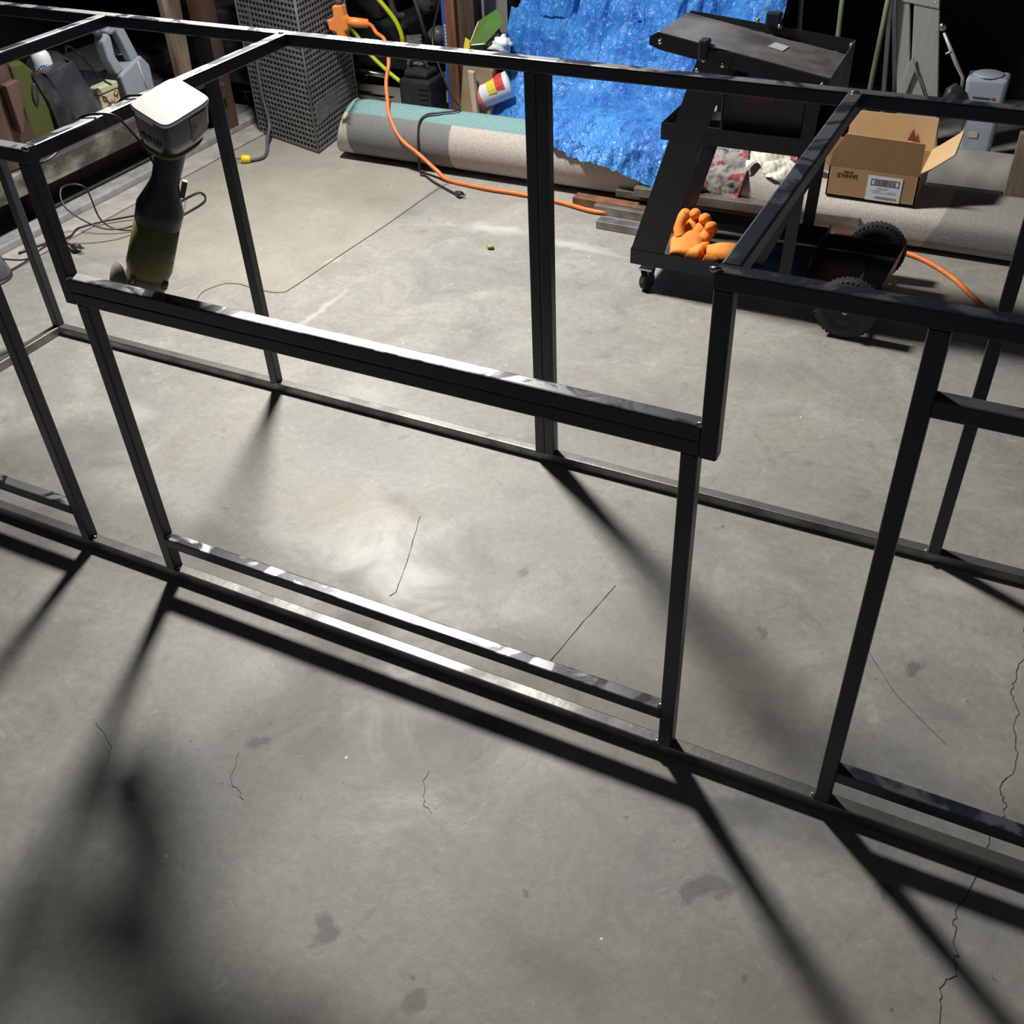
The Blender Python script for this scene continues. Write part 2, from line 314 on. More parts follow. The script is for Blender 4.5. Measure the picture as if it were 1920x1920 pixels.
def rug_mat():
    m = mat('rolled_rug_pile', (.5,.5,.5), .95, bump=.5, bscale=260); N = m.node_tree.nodes; L = m.node_tree.links; b = N['Principled BSDF']
    g = N.new('ShaderNodeNewGeometry'); s = N.new('ShaderNodeSeparateXYZ'); L.new(g.outputs['Position'], s.inputs[0])
    def cmp(src, v, wd=.003, inv=False):
        n = N.new('ShaderNodeMapRange'); n.inputs[1].default_value = v-wd; n.inputs[2].default_value = v+wd
        n.inputs[3].default_value = 1 if inv else 0; n.inputs[4].default_value = 0 if inv else 1; L.new(src, n.inputs[0]); return n.outputs[0]
    def mx(f, a, c):
        n = N.new('ShaderNodeMix'); n.data_type = 'RGBA'; L.new(f, n.inputs[0])
        for q, i in ((a, 6), (c, 7)):
            if isinstance(q, tuple): n.inputs[i].default_value = (*q, 1)
            else: L.new(q, n.inputs[i])
        return n.outputs[2]
    def mul(a, c):
        n = N.new('ShaderNodeMath'); n.operation = 'MULTIPLY'; L.new(a, n.inputs[0]); L.new(c, n.inputs[1]); return n.outputs[0]
    # slanted block edges: x + k*z
    sl = N.new('ShaderNodeMath'); sl.operation = 'MULTIPLY_ADD'; sl.inputs[1].default_value = -.45; L.new(s.outputs['Z'], sl.inputs[0]); L.new(s.outputs['X'], sl.inputs[2])
    beige = (.50,.45,.41); grey = (.19,.19,.19)
    c = mx(cmp(s.outputs['X'], -1.085), (.56,.52,.47), grey)
    c = mx(cmp(s.outputs['X'], -.64), c, beige)
    c = mx(cmp(s.outputs['X'], .12), c, (.27,.26,.26))
    c = mx(cmp(s.outputs['X'], .22), c, beige)
    c = mx(cmp(sl.outputs[0], 1.02), c, (.30,.285,.27))
    teal = mul(mul(cmp(s.outputs['Y'], 2.175, .002), cmp(s.outputs['Z'], .12)), cmp(s.outputs['X'], .1, .003, True))
    c = mx(teal, c, (.18,.325,.325))
    back = mul(mul(cmp(s.outputs['Y'], 2.262, .002), cmp(s.outputs['Z'], .12)), cmp(s.outputs['X'], -.3, .003, True))
    c = mx(back, c, grey)
    n = N.new('ShaderNodeTexNoise'); n.inputs['Scale'].default_value = 160; n.inputs['Detail'].default_value = 3
    tc = N.new('ShaderNodeTexCoord'); L.new(tc.outputs['Object'], n.inputs[0])
    f = N.new('ShaderNodeMapRange'); f.inputs[1].default_value = .35; f.inputs[2].default_value = .65; f.inputs[3].default_value = .25; f.inputs[4].default_value = 0; L.new(n.outputs[0], f.inputs[0])
    c = mx(f.outputs[0], c, (.08,.08,.08)); L.new(c, b.inputs['Base Color'])
    return m
M['rug'] = rug_mat()
def tarp_mat():
    m = bpy.data.materials.new('blue_poly_tarp'); m.use_nodes = True; N = m.node_tree.nodes; L = m.node_tree.links; b = N['Principled BSDF']
    b.inputs['Base Color'].default_value = (.04,.24,.72,1); b.inputs['Roughness'].default_value = .22; b.inputs['Specular IOR Level'].default_value = 1.0
    tc = N.new('ShaderNodeTexCoord')
    n0 = N.new('ShaderNodeTexNoise'); n0.inputs['Scale'].default_value = 6; n0.inputs['Detail'].default_value = 4; L.new(tc.outputs['Object'], n0.inputs[0])
    mx = N.new('ShaderNodeMix'); mx.data_type = 'RGBA'; mx.inputs[6].default_value = (.025,.18,.62,1); mx.inputs[7].default_value = (.08,.36,.90,1)
    r = N.new('ShaderNodeMapRange'); r.inputs[1].default_value = .35; r.inputs[2].default_value = .65; L.new(n0.outputs[0], r.inputs[0]); L.new(r.outputs[0], mx.inputs[0]); L.new(mx.outputs[2], b.inputs['Base Color'])
    mp = N.new('ShaderNodeMapping'); mp.inputs['Scale'].default_value = (1.6,1.6,.8); L.new(tc.outputs['Object'], mp.inputs[0])
    n1 = N.new('ShaderNodeTexNoise'); n1.inputs['Scale'].default_value = 21; n1.inputs['Detail'].default_value = 5; n1.inputs['Roughness'].default_value = .62; n1.inputs['Distortion'].default_value = 1.2; L.new(mp.outputs[0], n1.inputs[0])
    bp = N.new('ShaderNodeBump'); bp.inputs['Strength'].default_value = 1.0; bp.inputs['Distance'].default_value = .02; L.new(n1.outputs[0], bp.inputs['Height']); L.new(bp.outputs[0], b.inputs['Normal'])
    return m
M['tarp'] = tarp_mat()
def rag_mat():
    m = mat('patterned_rag', (.4,.38,.36), .95, bump=.7, bscale=70); N = m.node_tree.nodes; L = m.node_tree.links; b = N['Principled BSDF']
    tc = N.new('ShaderNodeTexCoord'); n = N.new('ShaderNodeTexNoise'); n.inputs['Scale'].default_value = 26; n.inputs['Detail'].default_value = 3; L.new(tc.outputs['Object'], n.inputs[0])
    r = N.new('ShaderNodeValToRGB'); e = r.color_ramp.elements; e[0].position = .33; e[0].color = (.04,.06,.055,1); e[1].position = .43; e[1].color = (.25,.24,.23,1)
    a = e.new(.54); a.color = (.30,.28,.27,1); a = e.new(.6); a.color = (.30,.05,.055,1); a = e.new(.7); a.color = (.24,.09,.09,1); L.new(n.outputs[0], r.inputs[0]); L.new(r.outputs[0], b.inputs['Base Color']); return m
M['rag'] = rag_mat()

# ================================================================ SETTING
f = MB(); f.box((-3.2,-3.5,-.05), (3.6,3.9,0)); FLOOR = struct(f.build('floor', M['floor']))
b = MB(); b.box((-3.2,3.7,0), (3.6,3.8,2.6)); struct(b.build('wall_back', M['wall']))
b = MB(); b.box((-2.9,-3.5,0), (-2.8,3.7,2.6)); struct(b.build('wall_left', M['wall']))
b = MB(); b.box((-3.2,-3.5,2.6), (3.6,3.9,2.7)); struct(b.build('ceiling', M['wall']))
# cracks and saw cuts in the slab
def crack(pts, wd, name='crack'):
    m = MB(); P = [V(p[0], p[1], 0) for p in pts]; Q = []
    for i in range(len(P)-1):
        for k in range(5):
            t = k/5; q = P[i].lerp(P[i+1], t); j = .004 if name == 'crack' else .0008
            Q.append(q + V(random.uniform(-j, j), random.uniform(-j, j), 0))
    Q.append(P[-1])
    for i in range(len(Q)-1):
        d = (Q[i+1]-Q[i]); nrm = V(-d.y, d.x, 0).normalized()*wd*random.uniform(.5,1.2)
        m.add([Q[i]-nrm+V(0,0,.0005), Q[i+1]-nrm+V(0,0,.0005), Q[i+1]+nrm+V(0,0,.0005), Q[i]+nrm+V(0,0,.0005)], [(0,1,2,3)])
    return m.build(name, M['crack'], FLOOR)
crack([(1.50,.75),(1.49,.60),(1.494,.49),(1.489,.427),(1.485,.384),(1.5,.345),(1.501,.275),(1.512,.231),(1.494,.167),(1.504,.136),(1.502,.111),(1.486,.05),(1.49,.013),(1.465,-.077),(1.46,-.107),(1.472,-.154),(1.473,-.188),(1.455,-.22),(1.467,-.241),(1.47,-.40)], .0008)
crack([(.261,.386),(.306,.266),(.34,.156),(.335,.14)], .0009, 'saw_cut')
crack([(.741,.356),(.722,.237),(.705,.10)], .0009, 'saw_cut')
crack([(1.21,.42),(1.30,.30),(1.40,.22)], .0006, 'saw_cut')
crack([(.30,-.31),(.33,-.36),(.37,-.38)], .0004); crack([(.02,-.36),(.09,-.39),(.10,-.42)], .0004)
crack([(.62,-.20),(.64,-.25),(.67,-.27)], .0004)
# kerb along the left wall
b = MB(); b.box((-1.80,-1.2,0), (-1.72,3.2,.030)); struct(b.build('trim_1', M['threshold'], bevel=.004))
b = MB(); b.box((-1.715,-1.2,0), (-1.60,3.2,.008)); struct(b.build('trim_2', M['kerb'], bevel=.003))

# ================================================================ STEEL FRAME
S = .0245; H = .9; D = .7064; XL = -1.141; XE = 1.98
FR = thing('island_frame', (0,0,0), 'large black welded square-tube steel frame standing on the concrete floor', 'frame')
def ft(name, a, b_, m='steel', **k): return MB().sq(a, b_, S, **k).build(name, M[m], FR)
h = S/2
ft('bottom_rail', (XL-h, h, h), (XE+h, h, h), 'raw'); ft('bottom_rail', (XL-h, D-h, h), (XE+h, D-h, h), 'raw')
ft('bottom_rail', (XL, S, h), (XL, D-S, h), 'raw'); ft('bottom_rail', (XE, S, h), (XE, D-S, h), 'raw')
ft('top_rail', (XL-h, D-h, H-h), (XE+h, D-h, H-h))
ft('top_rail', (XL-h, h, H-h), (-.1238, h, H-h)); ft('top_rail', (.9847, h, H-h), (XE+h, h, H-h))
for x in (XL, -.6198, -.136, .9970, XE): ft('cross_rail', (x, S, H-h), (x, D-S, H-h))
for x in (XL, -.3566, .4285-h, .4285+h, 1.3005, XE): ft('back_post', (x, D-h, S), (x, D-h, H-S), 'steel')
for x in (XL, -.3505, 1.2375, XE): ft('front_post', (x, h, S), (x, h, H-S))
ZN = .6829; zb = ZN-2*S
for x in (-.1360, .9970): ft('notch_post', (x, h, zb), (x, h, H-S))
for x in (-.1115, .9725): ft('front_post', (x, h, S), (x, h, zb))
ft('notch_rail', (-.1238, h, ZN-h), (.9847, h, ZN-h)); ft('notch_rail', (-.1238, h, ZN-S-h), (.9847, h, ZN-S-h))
ft('opening_rail', (-.0993, h, .100), (.9602, h, .100)); ft('opening_rail', (XL+h, h, .100), (-.3627, h, .100))
ft('opening_rail', (1.2497, h, .0946), (XE-h, h, .0946)); ft('opening_rail', (1.2497, h, .7783), (XE-h, h, .7783))
for c in [(-.1238,.003,ZN+.001),(.9840,.003,ZN+.001),(-.1238,.003,H),(.985,.004,H),(-.099,.008,S+.002),(-.099,.01,.1135),(.959,.008,.1135),(1.2255,.008,S+.002),(1.287,D-S,S+.002),(-.3505+.013,.012,S+.001),(-.136,D-S,H),(.9970,D-S,H),(.9602,.003,S+.002),(-.3566+.013,D-S,S+.001)]:
    q = MB(); q.blob(c, .0048, .6, (1.4,.9,.8), 2, 2.2); q.build('weld_bead', M['ground'], FR)

# ================================================================ CORDLESS GRINDER leaning in the notch
A0 = V(-.120,.145,.585); A1 = V(-.010,.215,.883); W = (A1-A0).normalized()
GX = V(.72,.69,0); GX = (GX - W*GX.dot(W)).normalized(); GY = W.cross(GX)      # GY points away from the viewer's side
def gp(t, dx=0, dy=0): return A0 + W*t + GX*dx + GY*dy
G = thing('angle_grinder', A0, 'cordless angle grinder hanging battery-up inside the frame notch', 'power tool')
L_ = (A1-A0).length
m = MB(); m.loft([(gp(.045), GX, GY, .036,.034,2.6),(gp(.06), GX, GY, .040,.038,2.6),(gp(.15), GX, GY, .0385,.037,2.6)], 28); m.build('rear_housing', M['lime_dirty'], G)
m = MB(); m.loft([(gp(.148), GX, GY, .039,.0375,2.6),(gp(.175), GX, GY, .040,.037,2.6),(gp(.205), GX, GY, .029,.031,2.3),(gp(.225), GX, GY, .023,.027,2.2),(gp(.285), GX, GY, .025,.028,2.2),(gp(.315), GX, GY, .034,.034,2.4)], 28); hb = m.build('handle', M['blk_plastic'], G)
m = MB(); m.box((0,0,0),(.01,.03,.008)); m.v = [gp(.205+v.y, .027+v.z, v.x-.01) for v in m.v]; m.build('switch', M['grey_plastic'], hb)
m = MB()
for k_ in range(6): m.add([gp(.165+k_*.007+dz, .0405*math.cos(a_), -.0385*math.sin(a_)) for dz in (0,.003) for a_ in (.15,.35,.55)], [(0,1,4,3),(1,2,5,4)])
m.build('air_vents', M['grey_plastic'], hb)
m = MB(); m.loft([(gp(-.005), GX, GY, .022,.022,2),(gp(.0), GX, GY, .032,.03,2.2),(gp(.035), GX, GY, .037,.034,2.4),(gp(.047), GX, GY, .036,.034,2.5)], 28); gh = m.build('gear_head', M['gear'], G)
for sx, sy in ((1,-1),(1,1),(-1,-1),(-1,1)):
    q = MB(); q.tube([gp(.034, sx*.028, sy*.026), gp(.047, sx*.0285, sy*.0265)], .006, 8); q.build('screw_boss', M['gear'], G)
m = MB(); ax = (-GX*.95 - GY*.3).normalized(); m.lathe([(.002,.0),(.040,.0),(.040,.003),(.002,.003)], gp(.020) + ax*.048, ax, 40); m.build('grinding_disc', M['grindisc'], G)
m = MB(); m.tube([gp(.02), gp(.02) + ax*.05], .010, 10); m.build('spindle', M['gear'], G)
BN = V(.3,-.2,.93).normalized(); BY = V(.15,.98,.16); BY = (BY - BN*BY.dot(BN)).normalized(); BXv = BY.cross(BN)
bc = V(.006,.199,.928); e4 = 6.5
def bl(t, a, b_, e=e4, off=0): return (bc - BN*t - BXv*off, BXv, BY, a, b_, e)
m = MB(); m.loft([bl(.084,.030,.036,2.6,.010), bl(.070,.038,.047,3.2,.004), bl(.045,.041,.052,4.5), bl(.010,.0405,.0515), bl(.004,.041,.0518)], 60); bat = m.build('battery', M['batt'], G)
m = MB(); m.loft([bl(.006,.0422,.0528), bl(.0018,.0422,.0528), bl(.0,.0405,.0510)], 60, smooth=False); cap_ = m.build('battery_cap', M['batt_top'], bat, label='flat battery end painted pale for lamp glare')
m = MB(); m.loft([bl(.104,.024,.026,2.4,.020), bl(.096,.031,.036,2.6,.013), bl(.084,.0365,.045,3,.007), bl(.077,.0375,.0465,3.2,.005)], 40); m.build('battery_collar', M['lime_dirty'], G)
text('RYOBI', .017, bc - BN*.040 - BY*.0525 + BXv*.024, -BXv, -BN, M['case_grey'], 'battery_lettering', bat, .0006)
m = MB(); m.plate([bc - BY*.0518 - BN*.008 + BXv*a for a in (-.026,.012)] + [bc - BY*.0518 - BN*.013 + BXv*a for a in (.012,-.026)], .001); m.build('battery_slot', M['white'], bat)
m = MB(); P0 = bc + BXv*.0415
m.plate([P0 + BY*a - BN*b_ for a, b_ in ((.0,.012),(.036,.012),(.036,.05),(.0,.058))], .001); m.build('battery_label', M['gear'], bat)
text('RYOBI', .013, gp(.065) + GX*.030 - GY*.0272, W, (GX+GY*.9), M['batt_top'], 'body_lettering', G, .0006)
# black cord looped over the cross rail
c = MB(); c.tube(smooth_path([(-.170,.13,.875),(-.152,.145,.898),(-.140,.155,.9035),(-.122,.165,.904),(-.107,.18,.898),(-.10,.195,.875),(-.085,.205,.84),(-.06,.20,.80),(-.045,.195,.785)],6), .0022, 6)
c.tube(smooth_path([(-.165,.235,.885),(-.150,.25,.902),(-.130,.262,.9045),(-.108,.27,.901),(-.100,.265,.88),(-.08,.25,.84),(-.055,.23,.80),(-.045,.195,.785)],6), .0022, 6)
c.tube(smooth_path([(-.170,.13,.875),(-.165,.10,.862),(-.155,.06,.858),(-.152,.03,.864),(-.155,.05,.870),(-.160,.09,.868),(-.170,.13,.875)],6), .002, 6)
c.build('tie_cord', M['blk_cord'], thing=('thin black cord looped over the cross rail beside the grinder', 'cord'))

# ================================================================ LEFT SHELF AND WHAT STANDS ON IT
DK = thing('low_plank_rack', (-1.75,1.6,0), 'low weathered wooden plank rack against the left wall', 'rack')
m = MB(); m.box((-1.77,.35,.140), (-1.735,2.10,.215)); m.build('front_plank', M['wood'], DK, bevel=.003)
for i in range(5):
    x0 = -1.775-.115*(i+1); m = MB(); m.box((x0,.35,.195), (x0+.108,2.25,.215)); m.build('deck_board', M['wood_dark'], DK, bevel=.002)
for y in (.5,1.25,2.0):
    m = MB(); m.box((-2.35,y,.0), (-2.25,y+.07,.194)); m.build('support_block', M['wood_dark'], DK)
    m = MB(); m.box((-1.86,y,.0), (-1.80,y+.07,.194)); m.build('support_block', M['wood_dark'], DK)
m = MB(); m.box((-1.95,.6,.03),(-1.90,2.1,.09)); m.build('floor_timber', M['wood_dark'], thing=('dark timber lying on the floor under the plank rack', 'timber'))
# rusty brown board with a bracket
RB = thing('brown_board', (-1.79,1.2,.217), 'scuffed rusty-brown board standing upright at the left edge', 'board')
m = MB(); m.plate([(-1.79,1.02,.217),(-1.79,1.275,.217),(-1.79,1.315,.245),(-1.79,1.30,.36),(-1.79,1.292,.545),(-1.79,1.02,.60)], .03); m.build('panel', M['rust'], RB, bevel=.004)
m = MB(); m.plate([(-1.755,1.235,.33),(-1.755,1.25,.33),(-1.755,1.30,.47),(-1.755,1.285,.487),(-1.755,1.235,.482)], .03); m.build('bracket', M['rust'], RB, bevel=.004)
# olive container
OC = thing('olive_case', (-1.83,1.38,.217), 'olive-green plastic case with black handle hole beside the brown board', 'case')
m = MB(); m.plate([(-1.84,1.325,.217),(-1.84,1.425,.217),(-1.84,1.43,.36),(-1.84,1.425,.46),(-1.84,1.38,.515),(-1.84,1.325,.52)], .05); m.build('body', M['olive'], OC, bevel=.014)
m = MB(); m.loft([(V(-1.788,1.385,.405), (0,.25,1), (0,1,-.25), .037,.014,2), (V(-1.784,1.385,.405), (0,.25,1), (0,1,-.25), .034,.011,2)], 20); m.build('handle_hole', M['blk_plastic'], OC)
# black bags
m = MB(); m.plate([(-1.83,1.435,.217),(-1.83,1.542,.217),(-1.83,1.50,.33),(-1.83,1.452,.44),(-1.83,1.405,.475),(-1.83,1.39,.46),(-1.83,1.425,.36)], .05)
m.build('black_sack', M['bag_black'], bevel=.008, thing=('crumpled glossy black plastic sack between olive case and grey case', 'sack'))
GC = thing('dark_case', (-1.83,1.57,.217), 'scuffed dark grey case leaning on the plank rack', 'case')
m = MB(); m.prism([(-1.79,1.545,.217),(-1.79,1.675,.217),(-1.80,1.592,.458),(-1.80,1.462,.448)], (-.055,0,.0)); m.build('shell', M['case_grey'], GC, bevel=.006)
m = MB(); m.tube(smooth_path([(-1.80,1.57,.462),(-1.83,1.60,.490),(-1.85,1.63,.490),(-1.84,1.65,.47),(-1.82,1.66,.44),(-1.80,1.69,.37),(-1.79,1.72,.34)],6), .004, 6); m.build('strap', M['bag_black'], GC)
m = MB(); m.prism([(-1.86,1.66,.33),(-1.86,1.70,.30),(-1.86,1.79,.29),(-1.87,1.775,.335),(-1.88,1.70,.38)], (-.01,.0,.0)); m.build('black_strap', M['bag_black'], bevel=.003, thing=('black webbing strap lying over the sunflower tin', 'strap'))
m = MB(); m.loft([(V(-2.02,1.66,.217),(1,0,0),(0,1,0),.07,.09,3),(V(-2.02,1.66,.40),(1,0,0),(0,1,0),.07,.09,3),(V(-2.02,1.66,.44),(1,0,0),(0,1,0),.04,.05,2.4)],24); m.build('black_tub', M['blk_plastic'], thing=('black tub in the dark behind the grey case', 'tub'))
# white bottle
WB = thing('lotion_bottle', (-1.92,1.56,.217), 'white bottle with blue and red print poking up behind the dark case', 'bottle')
bx = (-.35,-.9,0)
m = MB(); m.lathe([(.032,0),(.034,.01),(.034,.242),(.030,.260),(.020,.273),(.009,.278)], (-1.92,1.56,.217), (0,0,1), 28); bt = m.build('body', M['white'], WB)
m = MB(); m.lathe([(.0348,.203),(.0348,.216)], (-1.92,1.56,.217), (0,0,1), 28); m.build('red_band', M['red'], bt)
cd = V(.77,-.64,0)
text('yman', .024, V(-1.92,1.56,.217+.221) + cd*.0352 - V(.64,.77,0)*.030, V(.64,.77,0), (0,0,1), M['blueprint'], 'print', bt, .0005)
# sunflower tin
TN = thing('sunflower_tin', (-1.86,1.73,.217), 'small cream tin with sunflower print beside the dark case', 'tin')
m = MB(); m.box((-1.91,1.69,.217), (-1.83,1.785,.305)); tb = m.build('body', M['cream'], TN, bevel=.006)
m = MB(); m.box((-1.913,1.687,.306), (-1.827,1.788,.333)); m.build('lid', M['cream'], TN, bevel=.006)
def flower(cx, cz, r, n=12):
    q = MB()
    for k in range(n):
        a = 2*PI*k/n; d = V(0, math.cos(a), math.sin(a)); e = V(0, -math.sin(a), math.cos(a)); c0 = V(-1.8285, cx, cz)
        q.add([c0 + d*r*.35 - e*r*.16, c0 + d*r, c0 + d*r*.35 + e*r*.16], [(0,1,2)])
    q.build('flower_petals', M['maroon'], tb)
    q = MB(); q.lathe([(r*.42,0),(r*.42,.0008)], (-1.8284,cx,cz), (1,0,0), 12); q.build('flower_centre', M['yellow'], tb)
flower(1.738,.250,.033); flower(1.708,.288,.015); flower(1.766,.290,.016); flower(1.776,.248,.014); flower(1.704,.235,.012)
# grey oil jug with cut-out handle
JG = thing('oil_jug', (-1.91,1.92,.217), 'blue-grey plastic jug with an upright loop handle on the rack', 'jug')
m = MB(); m.prism([(-1.85,1.845,.217),(-1.85,1.985,.217),(-1.85,1.99,.33),(-1.85,1.955,.375),(-1.85,1.83,.335)], (-.11,0,0)); m.build('body', M['jug'], JG, bevel=.009)
m = MB(); m.prism([(-1.86,1.825,.335),(-1.86,1.868,.345),(-1.86,1.842,.40),(-1.86,1.845,.47),(-1.86,1.825,.485),(-1.86,1.80,.46),(-1.86,1.805,.39)], (-.05,0,0)); m.build('spout_neck', M['jug'], JG, bevel=.008)
m = MB(); m.prism([(-1.86,1.915,.355),(-1.86,1.955,.37),(-1.86,1.915,.49),(-1.86,1.86,.52),(-1.86,1.825,.487),(-1.86,1.85,.47),(-1.86,1.875,.478)], (-.04,0,0)); m.build('handle', M['jug'], JG, bevel=.008)
m = MB(); m.lathe([(.016,0),(.016,.022)], (-1.885,1.81,.478), (0,-.4,1), 16); m.build('cap', M['grey_plastic'], JG)
m = MB(); m.tube([(-1.848,1.93,.36),(-1.848,1.94,.25)], .002, 6); m.build('mould_seam', M['white'], JG)
# standing timbers of the workbench behind
m = MB(); m.prism([(-1.72,2.20,0),(-1.72,2.27,0),(-1.74,2.30,1.15),(-1.74,2.20,1.15)], (-.07,0,0)); m.build('bench_post', M['rust'], bevel=.004, thing=('dark rust-brown upright post at the left end of the bench', 'post'))
m = MB(); m.box((-1.74,2.175,.155),(-1.70,2.215,.215)); m.build('post_block', M['rust'], bevel=.006, thing=('small rusty block on the side of the bench post', 'block'))
m = MB(); m.prism([(-1.80,2.08,.22),(-1.80,2.15,.22),(-1.80,2.22,1.1),(-1.80,2.08,1.1)], (-.03,0,0)); m.build('tan_board', M['wood_tan'], bevel=.003, thing=('pale stained board leaning behind the bench post', 'board'))
m = MB(); m.box((-2.5,2.02,.217),(-2.1,2.55,.27)); m.build('grey_crate_box', M['grey_plastic'], bevel=.004, thing=('low dark grey box on the rack behind the jug', 'box'))
# caster cart behind crate
CB = thing('grey_bin', (-1.98,2.62,0), 'grey rolling bin half hidden behind the mesh crate', 'bin')
m = MB(); m.box((-2.20,2.50,.11),(-1.80,2.90,.40)); m.build('body', M['case_grey'], CB, bevel=.01)
def caster(c, parent, r=.025, d=V(1,0,0)):
    c = V(*c); yk = MB(); side = V(-d.y, d.x, 0)
    for s_ in (-1,1): yk.plate([c + side*s_*.014 + V(0,0,0) - d*.006, c + side*s_*.014 + d*.006, c + side*s_*.014 + d*.02 + V(0,0,r+.012), c + side*s_*.014 - d*.018 + V(0,0,r+.012)], .002)
    yk.box(c + V(-.02,-.02,r+.011), c + V(.02,.02,r+.016)); y = yk.build('caster', M['chrome'], parent)
    q = MB(); q.lathe([(r*.5,-.009),(r*.9,-.010),(r,-.006),(r,.006),(r*.9,.010),(r*.5,.009)], c, side, 24); q.build('caster_wheel', M['rubber'], y)
caster((-1.89,2.56,.026), CB, .026, V(.6,-.8,0)); caster((-1.85,2.85,.026), CB, .026)

# ================================================================ MESH CRATE
A_ = V(-1.256,2.172,.012); B_ = V(-1.307,2.547,.012); C_ = V(-1.623,2.282,.012); D_ = B_ + C_ - A_; CH = .86
CR = thing('mesh_crate', (-1.44,2.36,0), 'tall dark grey wire-mesh crate standing on the floor', 'crate')
def meshpanel(p, q, n=17, rows=42):
    m = MB(); e = (q-p)/n; nn_ = (q-p).cross(V(0,0,1)).normalized()*.003; cz = CH/rows; wv = .38
    for i in range(n+1):
        c0 = p + e*i; m.prism([c0 - e*wv/2, c0 + e*wv/2, c0 + e*wv/2 + nn_, c0 - e*wv/2 + nn_], V(0,0,CH))
    for j in range(rows+1):
        z = V(0,0,cz*j); m.prism([p + z - V(0,0,cz*wv/2) + nn_*.3, q + z - V(0,0,cz*wv/2) + nn_*.3, q + z + V(0,0,cz*wv/2) + nn_*.3, p + z + V(0,0,cz*wv/2) + nn_*.3], nn_)
    o = m.build('mesh_panel', M['mesh'], CR); o['kind'] = 'stuff'
for p, q in ((A_,B_),(C_,A_),(D_,C_),(B_,D_)): meshpanel(p, q)
for p in (A_,B_,C_,D_): m = MB(); m.tube([p, p+V(0,0,CH)], .006, 6); m.build('corner_rod', M['mesh'], CR)
m = MB(); m.prism([p - V(0,0,.012) for p in (A_,B_,D_,C_)], V(0,0,.010)); m.build('base_tray', M['mesh_base'], CR)
m = MB(); ctr = (A_+B_+C_+D_)/4
m.prism([p + (ctr-p)*.09 + V(0,0,.004) for p in (A_,B_,D_,C_)], V(0,0,CH-.03)); m.build('shade_core', M['rubber'], CR)  # solid dark core added so the mesh holes look shaded
m = MB(); m.prism([A_+V(.003,.02,.09), B_+V(.004,-.02,.12), B_+V(.004,-.02,.19), A_+V(.003,.02,.17)], (-.004,0,0)); m.build('band', M['mesh'], CR, label='solid strip of mesh low on the right face')
# cable with yellow plug
PC = thing('yellow_plug_cord', (-1.46,2.0,0), 'dark grey cord with yellow plug on the floor before the mesh crate', 'cord')
m = MB(); m.tube(smooth_path([(-1.545,2.262,.50),(-1.548,2.245,.20),(-1.528,2.232,.07),(-1.50,2.17,.03),(-1.455,2.10,.008),(-1.43,2.04,.008),(-1.455,1.995,.010)],8), .0065, 8); m.build('cable', M['grey_cord'], PC)
m = MB(); m.lathe([(.009,0),(.014,.006),(.016,.03),(.013,.036)], (-1.453,1.997,.015), (-.9,-.42,0), 16); pl = m.build('plug', M['yellow_plug'], PC)
m = MB()
for o_ in (-.006,.006): m.box((-1.508,1.971+o_,.012),(-1.488,1.974+o_,.019))
m.build('prongs', M['chrome'], pl)

# ================================================================ MACHINE BEHIND
MW = thing('engine_cart', (-1.5,2.95,0), 'black engine-driven machine on treaded wheels in the dark behind the crate', 'machine')
m = MB(); m.box((-1.74,2.92,.10),(-1.28,3.35,.30)); m.build('deck', M['blk_plastic'], MW, bevel=.02)
m = MB(); m.box((-1.78,2.90,.41),(-1.35,3.3,.62)); m.build('hood', M['grey_plastic'], MW, bevel=.02)
m = MB(); m.box((-1.75,2.92,.30),(-1.4,3.25,.42)); m.build('engine_block', M['rubber'], MW, bevel=.01)
m = MB(); m.tube([(-1.60,2.80,.13),(-1.31,2.80,.112)], .011, 12); m.build('axle', M['chrome'], MW)
m = MB(); m.lathe([(.012,0),(.012,.01)], (-1.45,2.84,.10), (0,-1,0), 12); m.build('bolt', M['chrome'], MW)
def treadwheel(c, r, wd, axis, parent, name='wheel', n=22, tire='rubber_grey', hub='blk_plastic'):
    c = V(*c); axis = V(*axis).normalized(); x = axis.orthogonal().normalized(); y = axis.cross(x); m = MB()
    m.lathe([(r*.60,-wd*.42),(r*.68,-wd*.5),(r*.93,-wd*.48),(r*.985,-wd*.38),(r*.985,wd*.38),(r*.93,wd*.48),(r*.68,wd*.5),(r*.60,wd*.42)], c, axis, 40); w_ = m.build(name, M[tire], parent)
    m = MB(); m.lathe([(r*.2,-wd*.40),(r*.61,-wd*.30),(r*.61,wd*.30),(r*.2,wd*.40)], c, axis, 24); m.lathe([(r*.13,-wd*.55),(r*.16,-wd*.5),(r*.16,wd*.5),(r*.13,wd*.55)], c, axis, 12); m.build('hub', M[hub], w_)
    m = MB()
    for k_ in range(n):
        for sg in (-1,1):
            a = 2*PI*(k_ + .25*sg)/n; d = x*math.cos(a) + y*math.sin(a); t = axis.cross(d)
            p = c + d*r*.975
            m.prism([p + t*r*.04 + axis*sg*wd*.05, p - t*r*.04 + axis*sg*wd*.05, p - t*r*.12 + axis*sg*wd*.48, p - t*r*.04 + axis*sg*wd*.48], d*r*.02)
    o = m.build('tread', M[tire], w_); return w_
treadwheel((-1.20,2.86,.135), .135, .07, (.85,.5,0), MW)
treadwheel((-1.26,3.1,.42), .12, .07, (.6,.8,0), MW)
m = MB(); m.tube(smooth_path([(-1.29,2.86,.50),(-1.285,2.84,.44),(-1.275,2.85,.355),(-1.25,2.88,.34)],5), .013, 8); m.build('grab_handle', M['grey_plastic'], MW)
m = MB(); m.tube([(-1.23,2.87,.58),(-1.13,2.86,.24)], .009, 8); m.build('lever', M['grey_plastic'], MW)
